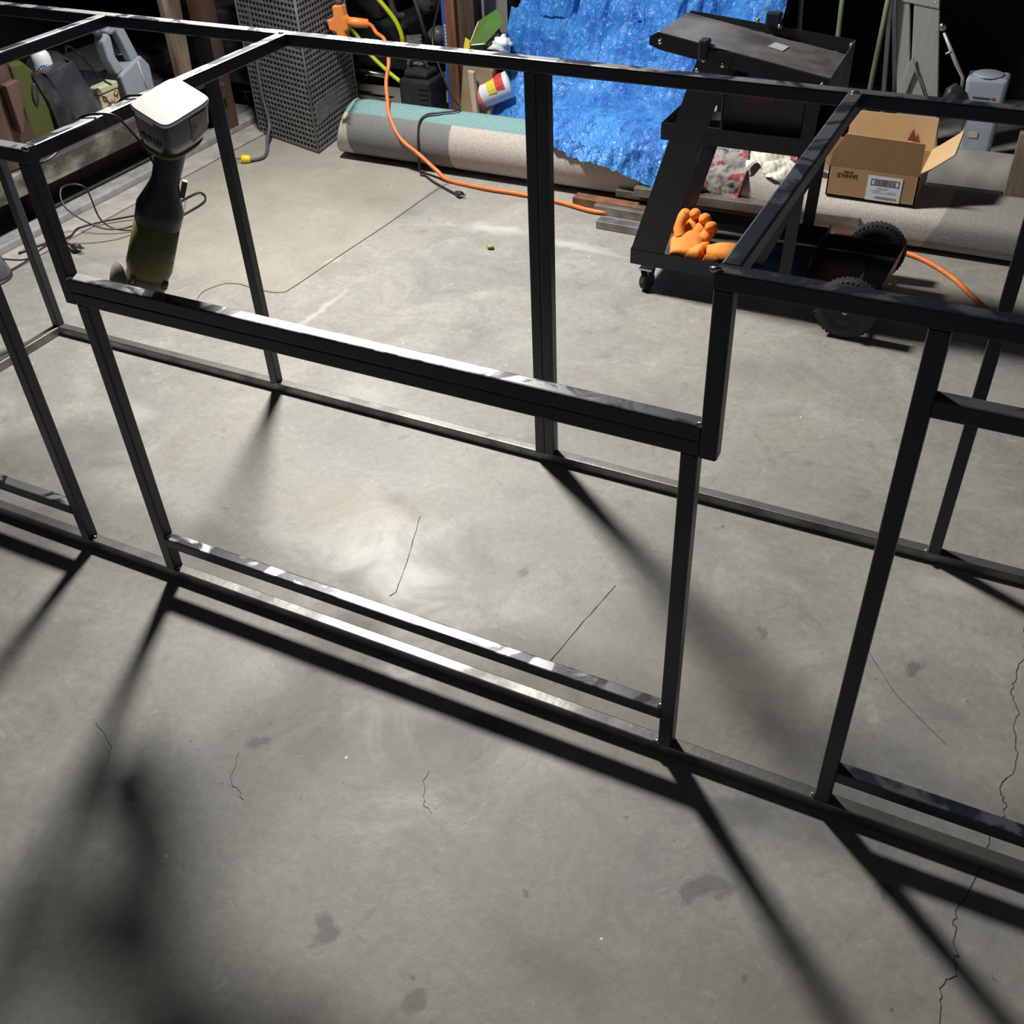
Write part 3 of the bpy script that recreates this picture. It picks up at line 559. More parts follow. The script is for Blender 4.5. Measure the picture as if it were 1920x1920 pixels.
m = MB(); m.blob((-1.10,2.90,.27), .05, .4, (1,1,.8)); m.build('air_cover', M['grey_plastic'], MW)
BC = thing('black_fuel_can', (-1.09,2.72,0), 'ribbed black plastic can between the wheel and the tall carton', 'can')
m = MB(); m.box((-1.17,2.66,0),(-1.02,2.80,.155)); m.box((-1.155,2.68,.155),(-1.04,2.78,.185)); cb = m.build('body', M['blk_plastic'], BC, bevel=.012)
for k_ in range(6):
    q = MB(); q.box((-1.07,2.655,.025+k_*.02),(-1.03,2.66,.035+k_*.02)); q.build('rib', M['blk_plastic'], BC)
m = MB(); m.tube(smooth_path([(-1.15,2.73,.185),(-1.13,2.73,.215),(-1.08,2.73,.215),(-1.06,2.73,.185)],5), .009, 8); m.build('handle', M['blk_plastic'], BC)
# yellow-green hose
m = MB(); m.tube(smooth_path([(-1.55,2.80,.60),(-1.42,2.79,.52),(-1.30,2.78,.42),(-1.23,2.78,.345),(-1.205,2.78,.28),(-1.215,2.785,.235)],8), .010, 8)
m.tube(smooth_path([(-1.62,2.70,.43),(-1.42,2.72,.315),(-1.33,2.70,.235),(-1.24,2.70,.165),(-1.175,2.70,.125)],8), .009, 8)
m.build('garden_hose', M['hose'], thing=('bright yellow-green hose curving over the black machine', 'hose'))
# orange three-way connector and cord
XC = thing('power_splitter', (-1.227,2.40,.434), 'orange three-way power splitter hanging from its cords beside the crate', 'splitter')
cc = V(-1.227,2.40,.434); rx = V(.9,.44,0).normalized(); uz = V(0,0,1)
m = MB(); m.prism([cc + rx*a + uz*b_ - V(0,.02,0) for a, b_ in ((-.028,.012),(-.018,.022),(-.018,.06),(.018,.06),(.022,.022),(.030,.010),(.030,-.028),(.018,-.036),(.018,-.075),(-.012,-.075),(-.016,-.036),(-.040,-.028),(-.045,.012))], (0,.034,0)); m.build('body', M['orange_conn'], XC, bevel=.006)
m = MB(); m.tube([cc + uz*.058, cc + uz*.085], .014, 10); m.tube([cc + uz*.083 , cc + uz*.20], .010, 8); m.build('upper_plug', M['grey_cord'], XC)
m = MB(); m.tube([cc - rx*.04, cc - rx*.07], .014, 10); m.tube(smooth_path([cc - rx*.07, cc - rx*.09 + uz*.03, cc-rx*.06+uz*.10],5), .004, 6); m.build('side_plug', M['blk_plastic'], XC)
m = MB(); m.tube([cc + rx*.028 + uz*.0, cc + rx*.05 - uz*.006, cc + rx*.10 - uz*.012, cc + rx*.105 - uz*.012], [.015,.018,.016,.008], 10); m.build('cord_plug', M['orange_conn'], XC)
m = MB(); e0 = cc + rx*.10 - uz*.012
m.tube(smooth_path([e0, (-1.105,2.425,.418), (-1.062,2.385,.408),(-1.012,2.36,.392),(-.978,2.32,.332),(-.966,2.27,.275),(-.936,2.22,.224),(-.905,2.175,.182),(-.842,2.140,.118),(-.765,2.127,.078),(-.68,2.112,.030), (-.62,2.095,.009), (-.45,2.075,.009), (-.322,2.075,.009), (-.159,2.06,.009), (-.02,2.03,.009), (.10,2.05,.009), (.30,2.05,.009), (.6,2.06,.009), (.85,2.12,.009), (1.001,2.086,.009), (1.08,2.04,.009), (1.16,1.959,.009), (1.22,1.87,.009),(1.29,1.79,.009),(1.45,1.70,.009),(1.75,1.62,.009)],8), .0075, 8)
m.build('extension_cord', M['orange'], thing=('long orange extension cord running over the rug and along the floor', 'cord'))
# black cord with plug lying over the rug
BK = thing('black_power_cord', (-.6,2.1,0), 'black power cord draped over the rug roll, its plug on the floor', 'cord')
m = MB(); m.tube(smooth_path([(-.96,2.70,.62),(-.93,2.66,.50),(-.95,2.60,.33),(-.80,2.45,.20),(-.65,2.26,.213),(-.70,2.21,.209),(-.755,2.19,.200),(-.770,2.165,.180),(-.765,2.135,.12),(-.765,2.13,.06),(-.755,2.115,.01),(-.73,2.11,.005),(-.68,2.075,.005),(-.60,2.03,.005),(-.535,1.995,.007)],8), .0042, 6); m.build('cable', M['blk_cord'], BK)
m = MB(); m.lathe([(.004,-.012),(.010,0),(.013,.018),(.012,.024)], (-.532,1.994,.012), (.9,-.35,0), 12); pg = m.build('plug', M['blk_plastic'], BK)
m = MB()
for q_ in (-.006,.0,.006): m.box((-.512,1.985+q_,.009),(-.495,1.987+q_,.014))
m.build('prongs', M['chrome'], pg)
# thin wire
m = MB(); m.tube(smooth_path([(-.87,.97,.002),(-.91,1.05,.002),(-.885,1.12,.002),(-.84,1.14,.002),(-.801,1.137,.002),(-.726,1.133,.002),(-.683,1.143,.002),(-.666,1.183,.002),(-.655,1.43,.002),(-.64,1.701,.002),(-.63,2.04,.002),(-.60,2.095,.002),(-.55,2.11,.002),(-.49,2.09,.002)],8), .0011, 5)
m.build('thin_wire', M['string'], thing=('hair-thin brown wire snaking across the floor along the slab joint', 'wire'))

# ================================================================ CARTON, POSTS, BAG, BUCKET
TC = thing('tall_carton', (-.93,2.86,0), 'tall grey carton with a blue edge stripe leaning beside the posts', 'carton')
m = MB(); m.box((-.985,2.76,0),(-.80,3.02,1.1)); bx_ = m.build('body', M['grey_card'], TC)
m = MB(); m.box((-.992,2.755,0),(-.962,2.7615,1.1)); m.build('blue_stripe', M['blue_card'], TC, label='blue stripe down the left edge')
text('NEE', .045, (-.915,2.7585,.235), (0,0,1), (-1,0,0), M['ink'], 'lettering', bx_, .0006)
m = MB()
for k_ in range(9): m.box((-.983,2.7535,.235+k_*.014),(-.970,2.755,.245+k_*.014))
m.build('stripe_print', M['white'], bx_)
m = MB(); m.box((-.930,2.67,0),(-.885,2.735,2.2)); m.build('wood_post', M['wood_red'], bevel=.004, thing=('reddish-brown wooden post right of the tall carton', 'post'))
m = MB(); m.box((-.884,2.69,0),(-.81,2.74,2.2)); m.build('wood_post', M['wood_dark'], bevel=.004, thing=('darker brown wooden post behind the paper bag', 'post'))
m = MB(); m.box((-.80,2.86,0),(-.75,2.92,2.0)); m.build('grey_batten', M['grey_card'], thing=('thin grey batten in the shade behind the paper bag', 'batten'))
m = MB(); m.box((-.70,2.95,0),(-.66,3.0,2.0)); m.build('wood_post', M['wood_dark'], thing=('brown upright post in shadow beside the tarp edge', 'post'))
m = MB(); m.tube([(-.86,2.80,.50),(-.78,2.84,.33)], .005, 6); m.build('thin_rod', M['grey_plastic'], thing=('thin dark rod leaning behind the paper bag', 'rod'))
PB = thing('paper_bag', (-.79,2.66,0), 'open brown paper sack with green and yellow printed top', 'bag')
m = MB(); m.prism([(-.862,2.60,0),(-.72,2.60,0),(-.70,2.62,.24),(-.795,2.60,.335),(-.81,2.59,.30)], (0,.10,0)); m.build('body', M['paper'], PB, bevel=.006)
m = MB(); m.plate([(-.79,2.60,.33),(-.73,2.62,.335),(-.66,2.66,.41),(-.70,2.68,.45),(-.775,2.66,.405)], .0012); m.build('green_top', M['green'], PB)
m = MB(); m.plate([(-.812,2.592,.30),(-.78,2.595,.325),(-.782,2.60,.35),(-.80,2.60,.36)], .004); m.build('yellow_fold', M['yellow'], PB)
m = MB(); m.prism([(-.760,2.555,.008),(-.738,2.555,.0),(-.755,2.56,.245),(-.78,2.56,.25)], (0,.02,0)); m.build('pine_stick', M['wood_pale'], bevel=.002, thing=('short pale pine stick leaning on the paper sack', 'stick'))
BU = thing('white_bucket', (-.70,2.62,.13), 'white bucket lying on its side with orange rim and yellow-red label', 'bucket')
ax = V(.80,.30,.35).normalized(); c0 = V(-.765,2.62,.135)
m = MB(); m.lathe([(.046,0),(.048,.005),(.052,.13),(.052,.135)], c0, ax, 28); m.build('body', M['white'], BU)
m = MB(); m.lathe([(.046,-.006),(.052,-.004),(.052,.014),(.0475,.016)], c0, ax, 28); m.build('rim', M['bucket_o'], BU)
up_ = (V(0,0,1) - ax*ax.z).normalized(); sd = ax.cross(up_)
def wrap(a0, a1, t0, t1, mt, nm):
    q = MB(); n_ = 8; vs = []
    for i in range(n_+1):
        a = a0 + (a1-a0)*i/n_; d = up_*math.cos(a) + sd*math.sin(a)
        vs += [c0 + ax*t0 + d*.0505, c0 + ax*t1 + d*.0535]
    q.add(vs, [(2*i,2*i+1,2*i+3,2*i+2) for i in range(n_)]); q.build(nm, M[mt], BU, solid=.001)
wrap(-.9,1.5,.05,.085,'yellow','yellow_label'); wrap(-.9,1.5,.085,.12,'red','red_label')
m = MB(); m.blob((-.68,2.66,.33), .045, .7, (1,.7,.7), 3, 2.5); m.build('crumpled_tissue', M['white'], thing=('crumpled white wrapper on top of the sack beside the tarp', 'wrapper'))
m = MB(); m.blob((-.70,2.68,.27), .06, .5, (1,.8,.7), 3, 2.5); m.build('dark_bag', M['bag_black'], thing=('dark crumpled bag under the white wrapper', 'bag'))
for c_, l_ in (((-.745,2.53,.085),'round pale wood offcut beside the pine stick, upper'), ((-.73,2.53,.045),'round pale wood offcut beside the pine stick, lower')):
    m = MB(); m.lathe([(.018,0),(.020,.003),(.020,.022),(.018,.025)], c_, (.3,-.9,.1), 20); m.build('wood_offcut', M['wood_pale'], thing=(l_, 'offcut', 'offcuts by the pine stick'))

# ================================================================ ROLLED RUG
def rugdims(x):
    t = min(max((x-.45)/.3, 0), 1); t = t*t*(3-2*t)
    return .10 + .04*t, .10 - .035*t, 2.24 + .01*t     # half depth, half height, y centre
m = MB(); turns = 4.5; n_ = 180; xs = [-1.135 + .0,-1.12] + [-1.1 + .05*i for i in range(66)]; prof = []
for i in range(n_+1):
    th = i/n_*turns*2*PI; prof.append((th, 1 - .165*th/(2*PI)))
vs = []
for x in xs:
    a, b_, yc = rugdims(x)
    for th, rr in prof:
        wob = 1 + .012*noise.noise(V(x*3, math.cos(th)*2, math.sin(th)*2))
        xx = x + (.035*math.sin(th+1.0) if x < -1.11 else 0)
        ex = 1 - .42*min(max((x-.45)/.3, 0), 1); ca, sa = math.cos(th+1.2), math.sin(th+1.2)
        vs.append(V(xx, yc + a*rr*wob*math.copysign(abs(ca)**ex, ca), b_*1.0 + b_*rr*wob*math.copysign(abs(sa)**ex, sa)))
k = len(prof); fs = [(i*k+j, i*k+j+1, (i+1)*k+j+1, (i+1)*k+j) for i in range(len(xs)-1) for j in range(k-1)]
m.add(vs, fs, True); RUG = m.build('rolled_rug', M['rug'], solid=.012, thing=('long rolled-up rug with beige, grey and teal blocks lying on the floor', 'rug'))
m = MB(); m.tube([(.75,2.62,.075),(2.4,2.66,.075)], .075, 24); m.build('pale_roll', M['pipe'], thing=('pale dusty roll lying on the floor behind the cardboard box', 'roll'))

# ================================================================ BLUE TARP
def tarp():
    NU, NV = 190, 190; vs = []
    def endlen(u):   # how far down the path the lower edge runs, by world x
        x = -.69 + 1.06*u
        pts = [(-.8,.70),(-.69,.715),(-.60,.725),(-.5,.74),(-.42,.79),(-.34,.85),(-.27,.89),(-.20,.915),(-.12,.93),(0,.935),(.10,.945),(.2,.955),(.4,.955)]
        for (x0,y0),(x1,y1) in zip(pts, pts[1:]):
            if x <= x1: return y0 + (y1-y0)*(x-x0)/(x1-x0)
        return 1.0
    path = [(0,2.86,1.25),(.30,2.80,.75),(.50,2.75,.42),(.58,2.72,.30),(.66,2.66,.19),(.72,2.56,.17),(.78,2.42,.20),(.83,2.31,.222),(.87,2.23,.222),(.905,2.16,.19),(.94,2.125,.12),(.97,2.10,.05),(1.0,2.07,.015)]
    def P(t):
        for (a,y0,z0),(b_,y1,z1) in zip(path, path[1:]):
            if t <= b_:
                s = (t-a)/(b_-a); return y0+(y1-y0)*s, z0+(z1-z0)*s
        return path[-1][1:]
    for j in range(NV+1):
        for i in range(NU+1):
            u = i/NU; v = j/NV; el = endlen(u) + .004*noise.noise(V(u*60, 0, 0)); t = v*el; y, z = P(t)
            x = -.65 + 1.02*u
            lw = max(0, min(1, (-.34 - (-.69 + 1.06*u))/.12)) * max(0, min(1, (t-.5)/.08))
            z = z*(1-lw) + lw*max(.02, .42 - (t-.5)*2.0); hang = max(0, min(1, (z-.18)/.3))
            right = .012*math.sin(t*20)
            # narrower at left low end, spread at the bottom
            x += -.07*(1-hang)*(1-u)**2 + .02*hang*(1-u) + right - .06*u*(1-hang)
            pv = V(x*3.2, t*2.0, 1.7)
            d = .06*hang*noise.noise(V(x*6.5, t*1.0, 3)) - .022*hang*(1-min(1, abs(noise.noise(V(x*5+t, t*1.5, 11)))*7)) + .012*noise.noise(V(x*16, t*14, 8)) + .006*abs(noise.noise(V(x*40, t*34, 2)))
            if hang < 1: d += (1-hang)*(.020*abs(noise.noise(V(x*7+t*9, t*12, 5))) + .012*abs(noise.noise(V(x*20, t*30, 1))))
            ny, nz_ = (-1, .15) if hang > .8 else (-.35, .95) if t < .88 else (-.95, .35)
            vs.append(V(x + .4*d, y + ny*abs(d) if hang <= .8 else y + ny*d, max(.004, z + nz_*abs(d))))
    fs = [(j*(NU+1)+i, j*(NU+1)+i+1, (j+1)*(NU+1)+i+1, (j+1)*(NU+1)+i) for j in range(NV) for i in range(NU)]
    m = MB(); m.add(vs, fs, False); T = thing('blue_tarp', (-.15,2.7,0), 'crinkled shiny blue tarpaulin hanging at the back and spilling over the rug', 'tarp'); o = m.build('sheet', M['tarp'], T)
    # frayed strands along the lower hem
    q = MB()
    for k_ in range(900):
        i = random.randint(int(NU*.0), NU); j = NV - random.randint(0, 14)
        p = vs[j*(NU+1)+i] + V(0,0,.003); d = V(random.uniform(-.5,.5), random.uniform(-1,-.1), random.uniform(-.1,.9)).normalized()*random.uniform(.012,.04)
        s_ = V(.0009, 0, 0); q.add([p-s_, p+s_, p+d], [(0,1,2)])
    o2 = q.build('frayed_hem', M['tarp'], T); o2['kind'] = 'stuff'
tarp()

# ================================================================ WELDING CART
WC = thing('welding_cart', (.65,1.70,0), 'black steel welding cart with tilted top tray and large rear wheels', 'cart')
def pt(x, y, z): return V(x, y, z)
def ztop(x): return .722 - (x-.345)*.163
y0, y1 = 1.57, 1.79
m = MB(); m.plate([(.345,y0,ztop(.345)),(.785,y0,ztop(.785)),(.785,y1,ztop(.785)-.004),(.345,y1,ztop(.345)-.004)], -.002); tt = m.build('top_tray', M['tray'], WC)
m = MB(); m.plate([(.322,y0,.71),(.345,y0,.722),(.787,y0,ztop(.787)+.001),(.787,y0,ztop(.787)-.038),(.35,y0,.680),(.322,y0,.690)], .002); m.build('tray_lip', M['blk_paint'], tt)
m = MB(); m.plate([(.355,y1+.002,.722),(.795,y1+.002,.683),(.795,y1+.002,.646),(.347,y1+.002,.712)], .002); m.build('tray_lip', M['blk_paint'], tt)
m = MB(); m.plate([(.787,y0,ztop(.787)),(.795,y1,.683),(.795,y1,.57),(.787,y0,.60)], .002); m.build('end_plate', M['case_grey'], WC)
m = MB(); m.plate([(.600,y0+.11,ztop(.600)-.0005),(.640,y0+.105,ztop(.640)-.0005),(.644,y0+.155,ztop(.644)-.0015),(.606,y0+.16,ztop(.606)-.0015)], .0006); m.build('worn_patch', M['alu'], tt, label='pale worn patch on the tray')
def leg(x0, x1, z0, z1, y, w0=.098, w1=.085):
    q = MB(); q.plate([(x0,y,z0),(x0+w0,y,z0),(x1+w1,y,z1),(x1,y,z1)], .003)
    q.plate([(x0,y,z0),(x1,y,z1),(x1,y+.03,z1),(x0,y+.03,z0)], .003)
    return q.build('leg', M['blk_paint'], WC)
leg(.297,.462,.128,.690,y0-.003); leg(.297,.462,.128,.69,y1-.003)
m = MB(); m.plate([(.728,y0,.13),(.760,y0,.13),(.772,y0,.62),(.740,y0,.62)], .003); m.build('leg', M['blk_paint'], WC)
m = MB(); m.plate([(.728,y1,.13),(.760,y1,.13),(.772,y1,.60),(.740,y1,.60)], .003); m.build('leg', M['blk_paint'], WC)
m = MB(); m.plate([(.640,y0+.02,.13),(.675,y0+.02,.13),(.81,y0+.02,.47),(.775,y0+.02,.47)], .003); m.build('brace', M['blk_paint'], WC)
# middle shelf
m = MB(); m.box((.372,y0,.466),(.775,y1,.469)); ms = m.build('middle_shelf', M['blk_paint'], WC)
m = MB(); m.plate([(.367,y0-.002,.455),(.775,y0-.002,.455),(.775,y0-.002,.500),(.367,y0-.002,.500)], .002); m.plate([(.367,y0,.458),(.367,y0,.498),(.367,y1,.498),(.367,y1,.458)], .002); m.plate([(.367,y1,.458),(.775,y1,.458),(.775,y1,.50),(.367,y1,.50)], .002); m.build('shelf_lip', M['blk_paint'], ms)
# bottom tray
m = MB(); m.box((.293,y0,.088),(1.00,1.86,.092)); bt_ = m.build('bottom_tray', M['tray'], WC)
m = MB(); m.plate([(.293,y0-.003,.084),(1.0,y0-.003,.084),(1.0,y0-.003,.128),(.293,y0-.003,.130)], .003); m.plate([(.292,y0,.084),(.292,1.86,.084),(.292,1.86,.13),(.292,y0,.13)], .003); m.plate([(.293,1.861,.084),(1.0,1.861,.084),(1.012,1.861,.135),(.293,1.861,.135)], .003)
m.plate([(1.0,y0,.084),(1.0,1.86,.084),(1.012,1.86,.15),(1.0,y0,.15)], .003); m.build('tray_lip', M['blk_paint'], bt_)
m = MB(); m.plate([(.80,y0+.03,.09),(.80,y1+.05,.09),(.80,y1+.05,.17),(.80,y0+.03,.17)], .003); m.build('divider', M['blk_paint'], WC)
m = MB(); m.plate([(.395,y1+.04,.13),(.80,y1+.04,.13),(.80,y1+.04,.165),(.395,y1+.04,.165)], .003); m.build('rear_bar', M['blk_paint'], WC)
m = MB(); m.tube([(.93,1.50,.085),(.93,1.93,.085)], .008, 10); m.build('axle', M['chrome'], WC)
treadwheel((.93,1.525,.0855), .0835, .036, (0,1,0), WC, n=40, tire='rubber')
treadwheel((.93,1.905,.0855), .0835, .036, (0,1,0), WC, n=40, tire='rubber')
caster((.340,1.585,.028), WC, .028, V(.3,.95,0)); caster((.340,1.82,.028), WC, .028, V(.3,.95,0))
for c_ in [(.353,1.566,.70),(.47,1.566,.667),(.52,1.566,.658),(.772,1.566,.635),(.54,1.786,.712),(.600,1.784,.703),(.788,1.786,.672),(.455,1.566,.640)]:
    q = MB(); q.lathe([(.006,0),(.006,.003),(.003,.005)], c_, (0,-1,0), 10); q.build('bolt', M['chrome'], WC)
m = MB(); m.box((.455,y0-.012,.665),(.480,y0+.02,.715)); m.box((.560,y1-.01,.700),(.600,y1+.015,.735)); m.build('cable_hook', M['blk_paint'], WC, bevel=.005)
# welder on middle shelf
WD = thing('welder_box', (.60,1.69,.47), 'black welding machine with a dark red panel on the middle shelf', 'welder')
m = MB(); m.box((.515,1.60,.470),(.735,1.77,.610)); m.build('housing', M['blk_plastic'], WD, bevel=.008)
m = MB(); m.box((.575,1.597,.565),(.655,1.6005,.60)); m.build('panel', M['red_dark'], WD)
m = MB(); m.blob((.445,1.69,.50), .028, .3, (1.3,1,.9), 3); m.build('white_spool', M['cloth'], thing=('small white cloth tucked on the middle shelf of the cart', 'cloth'))
# orange gloves in bottom tray
def glove(name, label, palm, cuff, fingers, thumb):
    g_ = thing(name, palm[0], label, 'glove', 'orange welding gloves')
    q = MB(); q.loft(palm_secs(palm, cuff), 20); q.build('palm_and_cuff', M['glove'], g_)
    for f_ in fingers:
        q = MB(); P = smooth_path(f_, 4); n__ = len(P); q.tube(P, [.0195*(1 - .15*i/(n__-1)) if i < n__-2 else .0195*(.65 if i == n__-2 else .2) for i in range(n__)], 12); q.build('finger', M['glove'], g_)
    q = MB(); P = smooth_path(thumb, 4); n__ = len(P); q.tube(P, [.017 if i < n__-2 else .017*(.6 if i == n__-2 else .2) for i in range(n__)], 12); q.build('thumb', M['glove'], g_)
def palm_secs(palm, cuff):
    P = [V(*p) for p in palm + cuff]; out = []
    wd = [.030,.044,.048,.046,.055,.066,.070][:len(P)]; th = [.016,.024,.024,.018,.017,.016,.013][:len(P)]
    for i, p in enumerate(P):
        d = (P[min(i+1,len(P)-1)] - P[max(i-1,0)]).normalized(); x = d.cross(V(0,0,1)).normalized(); out.append((p, x, x.cross(d), wd[i], th[i], 2.3))
    return out
glove('welding_glove', 'orange suede welding glove lying in the cart tray with its fingers curled up', [(.435,1.735,.142),(.43,1.70,.135),(.43,1.66,.13)], [(.44,1.625,.118),(.455,1.60,.113)],
      [[(.40,1.70,.140),(.392,1.735,.158),(.392,1.748,.175),(.398,1.725,.182)],[(.425,1.70,.140),(.420,1.74,.160),(.422,1.752,.178),(.428,1.72,.19)],[(.448,1.695,.138),(.452,1.735,.158),(.456,1.745,.172),(.456,1.71,.182)],[(.470,1.68,.132),(.480,1.715,.150),(.484,1.722,.16),(.480,1.69,.170)]],
      [(.41,1.66,.14),(.398,1.68,.165),(.402,1.70,.188),(.408,1.705,.192)])
glove('welding_glove', 'orange suede welding glove with its cuff towards the frame, beside the curled one', [(.50,1.63,.125),(.535,1.64,.125),(.565,1.645,.125)], [(.60,1.655,.125),(.635,1.665,.125)],
      [[(.49,1.605,.12),(.465,1.602,.115),(.445,1.60,.112)],[(.49,1.62,.125),(.46,1.620,.118),(.44,1.62,.114)],[(.49,1.638,.125),(.465,1.64,.12),(.445,1.64,.115)],[(.495,1.655,.125),(.475,1.66,.12),(.455,1.66,.115)]],
      [(.54,1.61,.118),(.52,1.600,.116),(.50,1.600,.114)])

# ================================================================ STEEL BARS ON THE FLOOR
def bar(a, b_, wd, ht, mt, label):
    a = V(*a); b_ = V(*b_); d = (b_-a).normalized(); x = d.cross(V(0,0,1)).normalized()*wd/2
    m = MB(); m.prism([a - x, a + x, a + x + V(0,0,ht), a - x + V(0,0,ht)], b_-a)
    m.build('steel_bar', M[mt], bevel=.002, loc=(a+b_)/2, thing=(label, 'bar', 'steel bars on the floor by the rug'))
bar((-.118,2.095,.001), (.60,2.075,.001), .045, .028, 'rust_steel', 'rust-orange edged steel channel, leftmost of the bars by the rug')
bar((-.02,2.045,.001), (.70,2.02,.001), .028, .030, 'bar', 'bright-topped steel bar in front of the rusty channel')
bar((.033,1.945,.001), (.50,1.93,.001), .045, .026, 'bar', 'short brown-grey steel bar nearest the cart wheel, left of the others')
bar((.02,2.135,.030), (.72,2.14,.030), .022, .025, 'raw', 'whitish steel bar pressed against the front of the rug')
bar((.10,2.105,.058), (.84,2.125,.058), .040, .030, 'bar', 'dark grey steel angle on top of the bar pile')
bar((.25,2.02,.031), (.78,2.055,.031), .03, .022, 'raw', 'pale flat steel bar with rusty end under the far cart wheel')

# ================================================================ RAGS
def cloth(name, label, fx, mt, amp=.012, fq=22, nu=40):
    vs = []
    for j in range(nu+1):
        for i in range(nu+1):
            p, nrm = fx(i/nu, j/nu); d = amp*(abs(noise.noise(V(p.x*fq, p.y*fq, p.z*fq+3)))*1.6 + .4*abs(noise.noise(V(p.x*60, p.y*60, p.z*60))))
            vs.append(p + nrm*(d+.006))
    m = MB(); m.add(vs, [(j*(nu+1)+i, j*(nu+1)+i+1, (j+1)*(nu+1)+i+1, (j+1)*(nu+1)+i) for j in range(nu) for i in range(nu)], True)
    m.build(name, M[mt], solid=.003, thing=(label, 'cloth'))
def onrug(x, th):
    a, b_, yc = rugdims(x); n_ = V(0, -math.cos(th)/a, math.sin(th)/b_).normalized(); return V(x, yc - a*math.cos(th), b_ + b_*math.sin(th)), n_
cloth('patterned_rag', 'grey rag with red and dark green pattern slung over the rug behind the cart', lambda u, v: onrug(.235 + .20*u + .025*math.sin(v*3), -.15 + 1.9*v + .25*math.sin(u*5)), 'rag', .016, 18)
def wc(u, v):
    x = .41 + .19*u + .05*(1-v); th = (.65 - .6*abs(u-.75)*0 - .55*max(0, u-.6)*2.5*(1-v)) * (1-v) + 1.9*v
    if u < .6: th = max(th, .55 + .4*math.sin(u*9))
    return onrug(x, th)
cloth('white_cloth', 'crumpled white cotton cloth lying on the rug behind the cart', wc, 'cloth', .026, 16)
m = MB(); m.blob((.62,2.25,.19), .035, .4, (1.5,.7,.5), 3); m.build('dark_glove', M['maroon'], thing=('small dark mauve bundle beside the white cloth', 'bundle'))

# ================================================================ CARDBOARD BOX
BX = thing('cardboard_box', (.85,2.25,.133), 'open cardboard box with white shipping label resting on the rug', 'box')
xa, xb, ya_, yb_, za, zb_ = .717, .985, 2.143, 2.372, .133, .225
t_ = .004
for nm, P, mt in (('side', [(xa,ya_,za),(xb,ya_,za),(xb,ya_,zb_),(xa,ya_,zb_)], 'card'), ('side', [(xb,ya_,za),(xb,yb_,za),(xb,yb_,zb_),(xb,ya_,zb_)], 'card'), ('side', [(xb,yb_,za),(xa,yb_,za),(xa,yb_,zb_),(xb,yb_,zb_)], 'card'), ('side', [(xa,yb_,za),(xa,ya_,za),(xa,ya_,zb_),(xa,yb_,zb_)], 'card'), ('base', [(xa,ya_,za),(xa,yb_,za),(xb,yb_,za),(xb,ya_,za)], 'card')):
    q = MB(); q.plate(P, -t_); o = q.build(nm, M[mt], BX)
    if nm == 'side' and P[0][1] == ya_ and P[1][1] == ya_: FRONT = o
m = MB(); m.plate([(xa,ya_,zb_+.001),(xb,ya_,zb_+.001),(.982,2.130,.327),(.754,2.130,.331),(.722,2.137,.272)], -.004); m.build('flap', M['card'], BX)
m = MB(); m.plate([(xa,yb_,zb_),(xb,yb_,zb_),(.982,yb_+.004,.324),(.745,yb_+.004,.322),(.719,yb_+.002,.275)], -.004); fb = m.build('flap', M['card_in'], BX, label='pale rear flap with a maroon triangle')
m = MB(); m.plate([(.903,yb_-.0055,.250),(.933,yb_-.0055,.250),(.916,yb_-.0045,.288)], .0008); m.build('triangle_print', M['maroon'], fb)
m = MB(); m.plate([(xb,ya_,zb_),(xb,yb_,zb_),(1.066,2.35,.302),(1.066,2.19,.283)], -.004); m.build('flap', M['card_in'], BX)
m = MB(); m.plate([(xa,ya_,zb_),(xa,yb_,zb_),(.650,2.33,.275),(.650,2.14,.27)], .004); m.build('flap', M['card'], BX)
m = MB(); m.plate([(.838,ya_-.0006,.136),(.940,ya_-.0006,.136),(.940,ya_-.0006,.212),(.838,ya_-.0006,.212)], .0006); lb = m.build('shipping_label', M['label'], BX)
yl = ya_ - .0014
m = MB()
for a, b_, c_, d_ in ((.852,.212,.936,.2145),(.852,.1945,.936,.197),(.852,.1945,.8545,.2145),(.9335,.1945,.936,.2145)): m.box((a,yl,b_),(c_,yl+.0006,d_))
x = .862
while x < .926:
    w2 = random.choice((.0009,.0015,.0024)); m.box((x,yl,.198),(x+w2,yl+.0006,.211)); x += w2 + random.choice((.0009,.0014))
m.v = [v + V(-.004,0,-.012) for v in m.v]; m.build('barcode', M['ink'], lb)
text('93000000061', .0125, (.932,yl+.0002,.1500), (-1,0,0), (0,0,-1), M['ink'], 'label_number', lb, .0003)
m = MB()
for zz, xs_ in ((.187,((.872,.905),)),(.183,((.872,.900),)),(.177,((.856,.885),(.905,.93))),(.172,((.862,.93),))):
    for a, b_ in xs_:
        xx = a
        while xx < b_: m.box((xx,yl,zz),(xx+.003,yl+.0005,zz+.0014)); xx += .0045
m.v = [v + V(-.004,0,-.012) for v in m.v]; m.build('label_small_print', M['ink'], lb)
text('SAHALE', .018, (.806,ya_-.0006,.207), (-1,0,0), (0,0,-1), M['brownink'], 'box_lettering', FRONT, .0004)
text('SNACKS', .0075, (.790,ya_-.0006,.2155), (-1,0,0), (0,0,-1), M['brownink'], 'box_lettering', FRONT, .0004)

